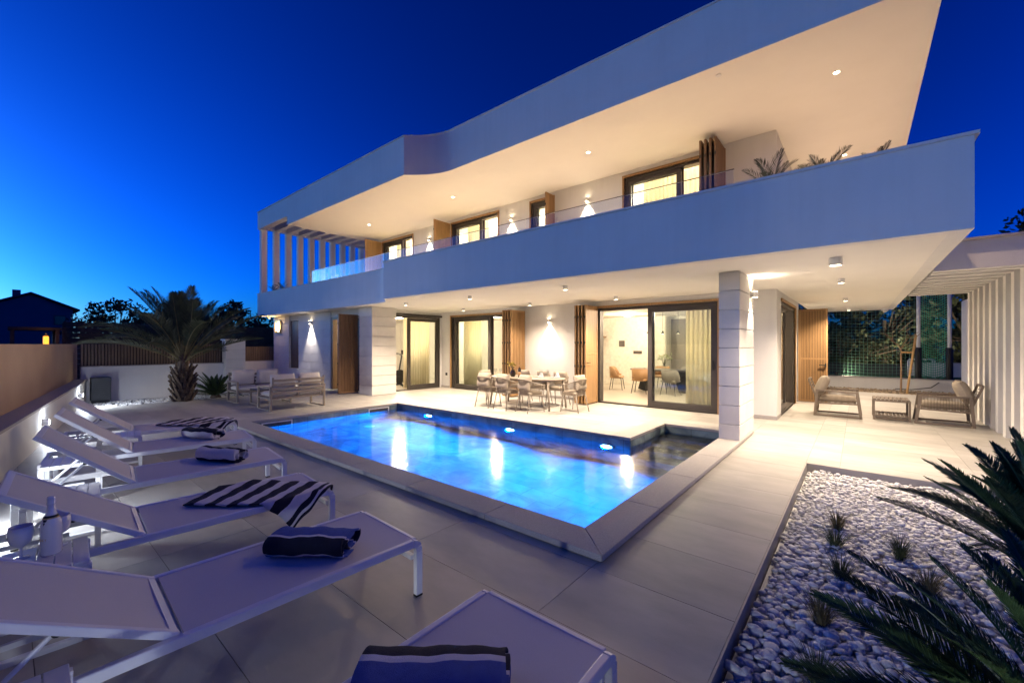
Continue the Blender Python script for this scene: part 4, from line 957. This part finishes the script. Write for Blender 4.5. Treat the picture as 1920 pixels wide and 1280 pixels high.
# towels
def stripes(i,n): return 0 if (i//2)%2 else 1
def draped(lab,lou,cx,cy,ang,lu,lv,nst):
    # lies on the lounger in its local frame; u across stripes
    t = part_empty('tmp',None) if False else None
    NU,NV = nst*4,18; vs = []; fs = []; mi = []
    cu,su = math.cos(ang),math.sin(ang)
    for i in range(NU+1):
        for j in range(NV+1):
            u = (i/NU-.5)*lu; v = (j/NV-.5)*lv
            x = cx+u*cu-v*su; y = cy+u*su+v*cu; z = .378+.004*math.sin(x*31+y*17)+.003*math.sin(y*43-x*11)
            z -= .012*(1-min(1,abs(x)/.335)**2)
            e = x-.36
            if e>0: x = .36+.025*math.sin(min(e*6,1.2)); z = .380-e*.98+.01*math.sin(y*40)
            e = -x-.36
            if e>0: x = -.36-.01; z = .380-e*.98
            e = y-.02
            if e>0: y = .02+.03*math.sin(min(e*6,1.2)); z = min(z,.378-e*.95)
            vs.append((x,y,z))
    for i in range(NU):
        for j in range(NV):
            fs.append((i*(NV+1)+j,(i+1)*(NV+1)+j,(i+1)*(NV+1)+j+1,i*(NV+1)+j+1)); k = i/NU*nst
            c = 0 if int(k)%2 == 0 else 1
            if k > nst-1.0: c = 1 if (i%4)==2 else 0
            mi.append(c)
    m = MB().add(vs,fs); m.m = mi
    o = m.build('towel', [M['navy'],M['white_terry']], smooth=True, loc=lou.location[:], rot=lou.rotation_euler[:])
    s = o.modifiers.new('t','SOLIDIFY'); s.thickness = .009; s.offset = 1
    return tag(o,lab,'towel','striped navy and white towels on the loungers')
draped('flat striped towel spread over the foot of the farthest lounger',LOUNGERS[0],.02,-.40,R(42),.98,.62,11)
draped('striped towel whose corner hangs over the lounger rail towards the pool',LOUNGERS[3],.06,-.43,R(41),.95,.56,11)
def rolled(lab,lou,cx,cy,ang,Ln,wd=.21,ht=.125,phase=0,blue=False):
    turns = 2.35; N = 84; vs = []; fs = []; mi = []; NL = 16
    for k in range(N+1):
        f = k/N; a = -math.pi/2+f*turns*2*math.pi; s = 1-.62*f
        ca,sa = math.cos(a),math.sin(a)
        px = math.copysign(abs(ca)**.72,ca)*wd/2*s; pz = math.copysign(abs(sa)**.8,sa)*ht/2*s
        for j in range(NL+1):
            v = j/NL; l = (v-.5)*Ln*(1-.02*f); wob = .006*math.sin(v*9+f*7+phase)+.004*math.sin(v*23+f*31)
            vs.append((px*(1+.04*math.sin(v*5+phase))+wob*.5,l+.012*math.sin(f*21+phase)*(1 if j in (0,NL) else .0),ht/2+pz+wob*(0 if sa<-.5 else 1)))
    for k in range(N):
        fb = (k/N*turns*4.2+phase)%2; band = int(fb)
        if fb-band < .15: band = 2
        for j in range(NL):
            fs.append((k*(NL+1)+j,(k+1)*(NL+1)+j,(k+1)*(NL+1)+j+1,k*(NL+1)+j+1)); mi.append(band)
    m = MB().add(vs,fs); m.m = mi
    c,s_ = math.cos(lou.rotation_euler[2]),math.sin(lou.rotation_euler[2]); X = lou.location[0]+cx*c-cy*s_; Y = lou.location[1]+cx*s_+cy*c
    o = m.build('towel', [M['navy'],M['blue_terry'] if blue else M['white_terry'],M['white_terry']], smooth=True, loc=(X,Y,.357), rot=(0,0,lou.rotation_euler[2]+ang))
    s = o.modifiers.new('t','SOLIDIFY'); s.thickness = .012
    return tag(o,lab,'towel','striped navy and white towels on the loungers')
rolled('rolled towel with a white top band on the second lounger from the fence',LOUNGERS[1],-.15,-.50,R(-56),.50,.20,.12,.9)
rolled('rolled towel with a navy top on the middle lounger',LOUNGERS[2],-.07,-.50,R(-57),.50,.20,.12,.2)
rolled('folded blue and navy towel on the lounger beside the goblets',LOUNGERS[4],-.03,-.50,R(-50),.46,.26,.10,1.35,True)
rolled('folded blue towel on the lounger cut off by the picture edge',LOUNGERS[5],-.05,-.60,R(-50),.52,.30,.11,.0,True)
# bottle and goblets
def lettering(txt,parent,r,z,size,ang0,mat):
    # each letter is a flat glyph set tangentially on a cylinder of radius r
    step = size*.72/r
    for i,chh in enumerate(txt):
        cu = bpy.data.curves.new('letter','FONT'); cu.body = chh; cu.size = size; cu.extrude = .0004; cu.align_x = 'CENTER'; cu.materials.append(mat)
        tmp = bpy.data.objects.new('letter',cu); me = bpy.data.meshes.new_from_object(tmp); bpy.data.objects.remove(tmp); o = bpy.data.objects.new('letter',me); COL.objects.link(o); o.parent = parent; a = ang0+i*step
        o.location = (r*math.cos(a),r*math.sin(a),z); o.rotation_euler = (R(90),0,a+math.pi/2)
t = thing('champagne_bottle','white champagne bottle with gold and black neck band','bottle',(-3.475,.155,.433))
MB().lathe([(.040,0),(.044,.006),(.044,.15),(.040,.185),(.026,.215),(.0165,.245),(.0155,.272)],28).build('body', M['bottlewhite'], t, smooth=True)
MB().lathe([(.0162,.2725),(.0178,.274),(.0178,.282),(.0165,.285),(.0172,.305),(.0165,.316),(.002,.318)],24).build('capsule', M['bottlewhite'], t, smooth=True)
MB().lathe([(.0315,.206),(.0265,.2165)],28).build('neck_band', M['black'], t, smooth=True); MB().lathe([(.0345,.2005),(.0318,.2055)],28).build('gold_band', M['gold'], t, smooth=True)
MB().add([(.0347*math.cos(a)*1.02,.0347*math.sin(a)*1.02,.199) for a in (-1.05,-.75,-.45)]+[(.0452*math.cos(-.75),.0452*math.sin(-.75),.168)],[(0,1,3),(1,2,3)]).build('shield', M['black'], t)
lettering('MOËT',t,.0446,.085,.016,R(-75),M['gold'])
GOB = [(.036,0),(.034,.004),(.007,.010),(.006,.055),(.016,.066),(.040,.085),(.049,.115),(.050,.145),(.046,.175),(.0445,.175),(.048,.145),(.046,.115),(.036,.09),(.003,.074)]
def goblet(lab,loc,a):
    t = thing('goblet',lab,'goblet',loc,0,'white stemmed goblets by the bottle'); MB().lathe(GOB,28).build('bowl', M['bottlewhite'], t, smooth=True); lettering('MOËT',t,.0506,.120,.018,a,M['black'])
goblet('white goblet in front of the champagne bottle',(-3.52,.045,.433),R(-110)); goblet('white goblet behind the champagne bottle',(-3.575,.19,.433),R(-80))
# ------------------------------------------------------------------ plants
def frond_mesh(name, L, droop, nl, lw, ll, alpha, vee, stem_r, leafmat, stemmat, bare=.12, jit=.12, side_bend=0., nseg=14, twist=0., fold=.25):
    mb = MB(); pts = []; p = V(0,0,0); pitch = 0
    for i in range(nseg+1):
        pts.append(p.copy()); f = i/nseg
        e = -droop*f**1.5; az = side_bend*f
        p = p+V(math.cos(e)*math.cos(az),math.cos(e)*math.sin(az),math.sin(e))*(L/nseg)
    mb.tube(pts,[stem_r*(1-.85*i/nseg)+.0008 for i in range(nseg+1)],5,mi=1)
    for s in (-1,1):
        for k in range(nl):
            f = bare+(1-bare)*(k+.5)/nl; u = f*nseg; i = min(int(u),nseg-1); q = pts[i].lerp(pts[i+1],u-i); d = (pts[i+1]-pts[i]).normalized()
            sd = d.cross(V(0,0,1)).normalized()*-s; upv = sd.cross(d).normalized()*(1 if s<0 else -1)
            if upv.z < 0: upv = -upv
            g = (f-bare)/(1-bare); prof = min(1,.35+g*3.2)*min(1,.22+(1-g)*2.1)
            l = ll*prof*(1+random.uniform(-jit,jit)); a = alpha*(1-.35*g)+random.uniform(-jit,jit)*.5
            ve = vee+random.uniform(-jit,jit)*.6
            dr = (d*math.cos(a)+(sd*math.cos(ve)+upv*math.sin(ve))*math.sin(a)).normalized()
            wv = d.cross(dr).cross(dr).normalized() if True else d
            wv = dr.cross(upv).normalized()*lw/2
            m1 = q+dr*l*.5; tip = q+dr*l-V(0,0,1)*l*.12*random.uniform(.3,1.5)
            mb.add([q-wv*.4,q+wv*.4,m1+wv+upv*lw*fold,tip,m1-wv+upv*lw*fold,m1],[(0,1,2,5),(0,5,4),(5,2,3),(5,3,4)])
    return mb.mesh(name,[leafmat,stemmat])
cyc_f = [frond_mesh('frond',1.0,dr_,105,.011,.155,R(58),R(28),.009,M['leafdark'],M['leafdark'],side_bend=sb_,nseg=12) for dr_,sb_ in ((.3,.05),(.45,-.08),(.6,.1),(.8,-.04))]
def cycad(lab,loc,n,Lr,el,trunk=.22,seed=1,az0=None):
    random.seed(seed); t = thing('cycad',lab,'cycad',loc)
    MB().lathe([(.13,-.12),(.15,0),(.14,trunk*.6),(.10,trunk),(.03,trunk+.04)],16).build('trunk', M['bark'], t, smooth=True)
    for k in range(n):
        f = k/n; yaw = k*2.39996+random.uniform(-.2,.2); e = el[0]+(el[1]-el[0])*f**.9+random.uniform(-.08,.08); s = Lr*random.uniform(.85,1.1)*(1-.18*f)
        inst('frond', cyc_f[random.randrange(4) if f<.7 else random.randrange(2)], t, (.05*math.cos(yaw),.05*math.sin(yaw),trunk*(.75+.25*f)), (random.uniform(-.35,.35),-e,yaw), (s,s,s))
    return t
cycad('large dark cycad on the pebbles, its fronds reaching the pergola fins',(.93,3.95,-.06),58,.86,(R(28),R(88)),.36,3)
cycad('dark cycad in the bottom corner of the pebble bed',(.66,2.15,-.06),54,.9,(R(20),R(84)),.24,5)
cycad('bushy dark cycad on the pebble strip between palm and sofa',(-15.1,4.05,-.06),40,.85,(R(12),R(80)),.12,8)
# date palm
random.seed(11)
pf = [frond_mesh('frond',2.25,dr_,66,.024,.46,R(48),R(25),.018,M['palmleaf'],M['palmstem'],bare=.22,jit=.2,side_bend=sb_,nseg=14) for dr_,sb_ in ((.45,.1),(.7,-.1),(.95,.12),(1.2,-.05))]
palm = thing('date_palm','feathery date palm with a shaggy trunk before the slatted fence','palm tree',(-14.66,3.16,-.06))
MB().lathe([(.17,0),(.19,.12),(.18,.35),(.14,.62),(.115,.85),(.13,1.1),(.10,1.35),(.04,1.5)],14).build('trunk', M['bark'], palm, smooth=True)
stub = MB().add([(-.05,0,0),(.05,0,0),(.06,.07,.02),(-.06,.07,.02),(-.028,.10,.30),(.028,.10,.30),(.02,.14,.29),(-.02,.14,.29)],[(0,1,5,4),(1,2,6,5),(2,3,7,6),(3,0,4,7),(4,5,6,7)]).mesh('leaf_stub',M['bark'])
for k in range(70):
    z = .02+.85*k/70; a = k*2.39996; r = .155 if z<.4 else .155-.1*(z-.4)
    inst('leaf_stub', stub, palm, (r*math.cos(a),r*math.sin(a),z), (random.uniform(-.30,.1)-.1,0,a-math.pi/2), (.8,1.0,random.uniform(.7,1.1)))
for k in range(40):
    f = k/40; yaw = k*2.39996+random.uniform(-.25,.25); e = R(28)+R(54)*f**.9+random.uniform(-.1,.1); s = random.uniform(.82,1.05)*(1-.1*f)
    inst('frond', pf[random.randrange(4) if f<.5 else random.randrange(2)], palm, (.07*math.cos(yaw),.07*math.sin(yaw),1.15+.25*f), (random.uniform(-.4,.4),-e,yaw), (s,s,s))
# potted palms behind the parapets
bf = [frond_mesh('frond',.62,dr_,22,.012,.17,R(50),R(25),.006,M['palmleaf'],M['palmleaf'],bare=.2,nseg=8) for dr_ in (.5,.9)]
def potted(lab,loc,n,s0,seed):
    random.seed(seed); t = thing('potted_palm',lab,'potted palm',loc,0,'small potted palms on the balcony')
    MB().lathe([(.10,0),(.14,.28),(.145,.30),(.12,.30),(.11,.27)],16).build('pot', M['stucco'], t)
    for k in range(n):
        yaw = k*2.4+random.uniform(-.3,.3); e = R(35)+R(50)*k/n; s = s0*random.uniform(.8,1.1)
        inst('frond', random.choice(bf), t, (0,0,.28), (random.uniform(-.3,.3),-e,yaw), (s,s,s))
potted('potted palm on the balcony closest to the glass balustrade end',(-.95,7.0,3.06+.42),11,.88,1)
potted('potted palm on the balcony in the middle of three near the corner',(-.36,7.0,3.06+.42),10,.75,2)
potted('potted palm on the balcony nearest the outer parapet corner',(.18,7.0,3.06+.40),6,.6,3)
potted('potted palm behind the parapet at the second fin',(-17.9,7.05,3.06+.42),8,.7,4)
potted('potted palm behind the parapet closest to the corner fin',(-18.7,7.05,3.06+.42),7,.62,6)
pl = tag(MB().box(-1.3,.5,6.8,7.2,3.055,3.478).build('planter', M['stucco']),'white planter box along the balcony corner under the potted palms','planter')
pl = tag(MB().box(-19.1,-17.5,6.95,7.3,3.055,3.478).build('planter', M['stucco']),'white planter box under the fins at the balcony end','planter')
# grass tufts
def tuft(lab,x,y,h,n,seed,mat='grass'):
    random.seed(seed); m = MB()
    for k in range(n):
        a = random.uniform(0,6.3); r = .035*random.random(); b = V(r*math.cos(a),r*math.sin(a),-.03); l = h*random.uniform(.6,1.1); tl = random.uniform(.1,.75)
        d = V(math.cos(a)*math.sin(tl),math.sin(a)*math.sin(tl),math.cos(tl)); w = d.cross(V(0,0,1)).normalized()*.0016
        mid = b+d*l*.55; tip = b+d*l+V(math.cos(a),math.sin(a),-.5)*l*.15
        m.add([b-w,b+w,mid+w*.8,tip,mid-w*.8],[(0,1,2,4),(4,2,3)])
    o = m.build('grass_tuft', M[mat], loc=(x,y,-.05)); return tag(o,lab,'grass','small grass tufts in the white pebbles')
M['grass2'] = pm('green_grass', (.14,.17,.06), .8, .35, 20, rnd=.2)
tuft('straw coloured grass tuft farthest up the pebble bed',-.15,4.80,.21,240,1); tuft('green grass tuft touching the straw coloured one',-.15,4.36,.21,240,2,'grass2')
tuft('green grass tuft standing alone in the middle of the pebbles',.25,4.46,.21,240,3,'grass2'); tuft('dark grass tuft below the pair of tufts',-.10,3.80,.21,240,4,'grass2')
tuft('brownish grass tuft at the tip of the lowest cycad frond',-.17,3.12,.21,240,5); tuft('brown grass tuft half hidden between the cycad fronds',.36,3.93,.21,240,6); tuft('dark grass tuft cut off by the lower picture edge',-.15,2.52,.21,240,7,'grass2')
# leafy trees
def crown(rad, n, clumps, leaf, seed, squash=.8):
    rng = np.random.default_rng(seed); C = []
    for k in range(clumps):
        v = rng.normal(size=3); v /= np.linalg.norm(v); C.append((v*rng.uniform(.25,1)**.5*np.array([rad[0],rad[1],rad[2]]), rng.uniform(.22,.42)*min(rad)))
    m = n; idx = rng.integers(0,clumps,m); off = rng.normal(size=(m,3)); off /= np.linalg.norm(off,axis=1)[:,None]; off *= rng.uniform(0,1,m)[:,None]**.4
    P = np.array([C[i][0] for i in idx])+off*np.array([C[i][1] for i in idx])[:,None]*np.array([1,1,squash])
    A = rng.normal(size=(m,3)); A /= np.linalg.norm(A,axis=1)[:,None]; B = rng.normal(size=(m,3)); B = np.cross(A,B); B /= np.linalg.norm(B,axis=1)[:,None]
    s = leaf*rng.uniform(.6,1.3,m)[:,None]
    vs = np.stack([P-A*s,P+B*s*.45,P+A*s,P-B*s*.45],1).reshape(-1,3)
    return [tuple(v) for v in vs.tolist()], [(4*i,4*i+1,4*i+2,4*i+3) for i in range(m)], [c[0] for c in C]
def tree(lab,loc,rad,zc,n,clumps,leaf,seed,mat='treeleaf',grp=None):
    t = thing('tree',lab,'tree',loc,0,grp); vs,fs,C = crown(rad,n,clumps,leaf,seed)
    MB().add([(x,y,z+zc) for x,y,z in vs],fs).build('crown', M[mat], t)
    m = MB().tube([(0,0,-.1),(.05,.02,zc*.5),(0,0,zc)],[.16,.12,.07],8)
    for c in C[:14]: m.tube([(0,0,zc*.6),(c[0]*.5,c[1]*.5,zc*.8+c[2]*.4),(c[0],c[1],zc+c[2])],[.05,.03,.012],5)
    m.build('trunk', M['bark'], t)
    return t
GT = 'trees behind the sports net'
tree('leafy tree behind the net next to the open gable shutter',(-2.2,26.5,0),(2.2,1.6,2.4),2.6,5200,60,.11,1,grp=GT)
tree('leafy tree behind the net above the young bare tree',(.9,25.6,0),(2.0,1.5,2.5),2.7,5200,60,.11,2,grp=GT)
tree('leafy tree behind the net by the white goal',(3.6,26.2,0),(2.0,1.6,2.8),2.9,5200,60,.11,3,grp=GT)
tree('tall leafy tree rising over the white pergola beam',(5.6,22.0,0),(2.3,1.8,2.5),3.6,5200,64,.11,4,grp=GT)
tree('leafy tree behind the net hidden mostly by the villa',(-5.4,27.5,0),(2.4,1.8,2.6),2.8,4200,50,.12,5,grp=GT)
tree('deep dark hedge row closing the view behind the turf',(0,30.5,0),(9.5,1.2,4.2),3.6,18000,190,.2,12,grp=GT)
tree('low leafy shrub tree along the dark kick board',(-.6,24.0,0),(2.6,.9,.9),1.3,4200,50,.08,6,grp=GT)
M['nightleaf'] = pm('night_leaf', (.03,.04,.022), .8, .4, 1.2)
tree('dark evergreen beyond the gatepost',(-28,8.3,0),(3.2,3.6,1.7),2.2,5200,60,.16,7,'nightleaf')
tree('dark wispy tree behind the crown of the date palm',(-26,3.1,0),(1.5,1.5,1.2),2.4,1900,60,.10,8,'nightleaf')
tree('dark broad tree low behind the plank screen',(-30,5.8,0),(2.5,2.6,1.2),2.1,3000,50,.15,9,'nightleaf')
# ------------------------------------------------------------------ neighbours
t = thing('neighbour_house','dark gabled neighbour house against the dusk sky','house',(-45,0,0))
gab = [(-7.5,0),(3.1,0),(3.1,4.15),(1.05,5.1),(-7.5,1.1)]
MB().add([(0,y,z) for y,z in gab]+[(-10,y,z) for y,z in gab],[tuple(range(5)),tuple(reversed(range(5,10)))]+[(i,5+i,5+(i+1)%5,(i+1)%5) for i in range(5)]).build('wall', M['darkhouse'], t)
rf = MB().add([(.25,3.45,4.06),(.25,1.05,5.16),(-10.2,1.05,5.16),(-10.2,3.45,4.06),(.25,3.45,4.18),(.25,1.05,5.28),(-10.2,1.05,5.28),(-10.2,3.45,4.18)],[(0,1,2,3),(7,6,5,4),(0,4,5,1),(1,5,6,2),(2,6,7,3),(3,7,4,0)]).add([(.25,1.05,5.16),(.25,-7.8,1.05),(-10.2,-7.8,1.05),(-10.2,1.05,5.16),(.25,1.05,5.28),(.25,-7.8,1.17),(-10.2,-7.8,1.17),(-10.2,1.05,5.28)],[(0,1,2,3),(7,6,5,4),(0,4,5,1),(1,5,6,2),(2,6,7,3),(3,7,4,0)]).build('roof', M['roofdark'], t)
MB().box(-1.2,-.8,.2,.6,4.6,5.45).build('chimney', M['darkhouse'], rf)
w_ = MB().box(.005,.03,2.15,2.75,3.0,3.7).build('window', M['roofdark'], t); MB().box(.031,.04,2.2,2.7,3.05,3.65).build('pane', M['glass'], w_)
w_ = MB().box(.005,.03,-2.2,-1.4,2.2,3.2).build('window', M['roofdark'], t); MB().box(.031,.04,-2.12,-1.48,2.28,3.12).build('pane', M['glass'], w_)
t = thing('plank_screen','dark horizontal plank screen beyond the slatted fence','fence',(-23,1.3,0))
for k in range(12): MB().box(-.02,.02,0,8.6,.05+k*.2,.05+k*.2+.185).build('plank', M['darkplank'], t)
for k in range(6): MB().box(-.1,-.021,.02+k*1.7,.10+k*1.7,0,2.45).build('post', M['darkplank'], t)
t = thing('garden_canopy','small dark canopy roof over the orange lantern','canopy',(-23.2,.7,0))
MB().box(-.9,.9,-.7,.55,2.10,2.2).build('roof', M['darkplank'], t)
for sx in (-.8,.8):
    for sy in (-.6,.45): MB().box(sx-.05,sx+.05,sy-.05,sy+.05,0,2.099).build('post', M['darkplank'], t)
t = thing('garden_lantern','small glowing orange lantern above the beige wall','lantern',(-22,.86,0))
MB().tube([(0,0,0),(0,0,1.5)],.03,8).build('post', M['black'], t)
MB().lathe([(.05,1.5),(.07,1.53),(.07,1.86),(.05,1.88)],14).build('glass', M['lantern'], t, smooth=True); MB().lathe([(.09,1.881),(.02,1.96),(.002,1.98)],14).build('cap', M['black'], t)
point(t,(0,.0,2.02),.5,(1,.45,.1),.06)
# ------------------------------------------------------------------ sports corner on the gable side
t = thing('retaining_wall','low white retaining wall before the turf','wall',(0,20.2,0)); MB().box(-6,2.6,0,.2,-.13,.37).build('wall', M['stucco'], t); MB().box(-6,2.6,-.02,.24,.371,.395).build('capping', M['coping'], t)
tag(MB().box(-6,6,20.45,24,-.1,.385).build('turf', M['turf']), kind='structure')
t = thing('kick_board','dark kick board along the far edge of the turf','board',(0,22.3,.386))
for k in range(6): MB().box(-6+k*1.24,-6+k*1.24+1.23,0,.04,0,.42).build('panel', M['darkplastic'], t)
t = thing('white_wall','low white wall behind the goal with a small spotlight','wall',(0,22.2,.386)); MB().box(1.45,5,0,.15,0,.50).build('wall', M['stucco'], t); MB().box(1.45,5,-.02,.17,.501,.53).build('capping', M['coping'], t)
def pole(x,lab):
    t = thing('net_pole',lab,'pole',(x,20.62,.386),0,'white net poles with dark padding')
    MB().tube([(0,0,0),(0,0,6)],.055,14).build('post', M['whitemetal'], t, smooth=True); MB().lathe([(.085,.0),(.09,.01),(.09,1.08),(.085,1.09)],16).build('padding', M['black'], t, smooth=True)
pole(1.63,'white net pole with dark padding next to the young tree stake'); pole(2.40,'white net pole with dark padding closest to the pergola fins')
m = MB()
x = -4.
while x < 1.55:
    m.bar((x,20.62,.40),(x+.01,20.64,5.4),.007,.007); x += .115
z = .45
while z < 5.4:
    pts = [(-4+i*.555,20.62+.05*math.sin(i*1.3+z),z-.10*(max(0,i-6.2)/3.8)*(1-max(0,i-6.2)/3.8)*2) for i in range(11)]
    for a,b in zip(pts[:-1],pts[1:]): m.bar(a,b,.007,.007)
    z += .115
tag(m.build('sports_net', M['netwhite']),'wide square mesh sports net behind the gable terrace','net')
m = MB(); z = .5
while z < 5.4:
    pts = [(1.68+i*.082,20.62+.12*math.sin(math.pi*i/8),z-.16*math.sin(math.pi*i/8)) for i in range(9)]
    for a,b in zip(pts[:-1],pts[1:]): m.bar(a,b,.018,.018)
    z += .085
for i in range(1,12): m.bar((1.68+i*.055,20.62+.1*math.sin(math.pi*i/12),.45),(1.68+i*.055,20.62+.1*math.sin(math.pi*i/12),5.3),.012,.012)
tag(m.build('sports_net', M['net']),'dense green sports net sagging between the two padded poles','net')
t = thing('small_goal','small white goal frame with net on the turf','goal',(1.78,21.2,.386),R(4))
for y in (0,.35):
    MB().tube([(-.33,y,0),(-.33,y,.60),(-.30,y,.66),(.30,y,.66),(.33,y,.60),(.33,y,0)],.024,8).build('frame', M['whitemetal'], t, smooth=True)
m = MB()
for i in range(9): x = -.3+i*.075; m.bar((x,.35,0),(x,.35,.65),.006,.006)
for i in range(9): m.bar((-.33,.35,.05+i*.072),(.33,.35,.05+i*.072),.006,.006)
m.build('net', M['netwhite'], t)
t = thing('young_tree','leafless young tree tied to a wooden stake','tree',(1.08,18.95,-.05))
MB().tube([(0,0,0),(.01,0,.8),(0,.01,1.52)],[.028,.024,.022],8).build('trunk', M['bark2'], t)
random.seed(5); m = MB()
def branch(p,d,l,r,dep):
    q = p+d*l; mid = p+d*l*.5+V(random.uniform(-.03,.03),random.uniform(-.03,.03),.02); m.tube([p,mid,q],[r,r*.8,r*.6],6)
    if dep:
        for k in range(2 if dep>1 else 3):
            nd = (d+V(random.uniform(-.7,.7),random.uniform(-.6,.6),random.uniform(.0,.5))).normalized(); branch(q,nd,l*random.uniform(.6,.85),r*.55,dep-1)
for a in (.2,2.4,3.6,5.2): branch(V(0,.01,1.50),V(math.cos(a)*.75,math.sin(a)*.5,.75).normalized(),.32,.016,2)
m.build('branches', M['bark2'], t)
t = thing('tree_stake','slanted pine stake with crossbar beside the young tree','stake',(1.22,18.9,-.05))
MB().tube([(0,0,0),(.22,0,1.95)],.032,10).build('stake', M['oak'], t); MB().bar((-.13,.0,1.38),(.17,0,1.38),.03,.06).build('crossbar', M['oak'], t)
def ground_spot(lab,loc,d,Wt):
    t = thing('spotlight',lab,'spotlight',loc,0,'small garden spotlights'); q = Vector(d).to_track_quat('Z','Y').to_euler()
    MB().lathe([(.03,-.10),(.045,-.09),(.05,0),(.044,.004)],16).build('housing', M['black'], t, smooth=True, rot=q); MB().lathe([(.042,.001),(.002,.006)],16).build('lens', M['lampcool'], t, rot=q)
    MB().tube([(0,0,-.05),(0,0,-.14)],.01,6).build('spike', M['black'], t); dd = Vector(d).normalized(); spot(t,dd*.05,d,Wt,(1,.86,.62),130,.8,.04)
ground_spot('lit spotlight on the retaining wall top behind the armchair',(-.62,20.30,.49),(1,.22,.22),16)
ground_spot('lit spotlight in front of the low white wall by the padded pole',(2.62,22.28,1.05),(-.55,.8,.6),170)
m = MB().tube([(1.0,20.1,.02),(1.4,19.9,.03),(1.9,20.05,.12),(2.1,20.15,.30)],.015,6).build('hose', M['black'], smooth=True); tag(m,'black hose curving along the retaining wall','hose')
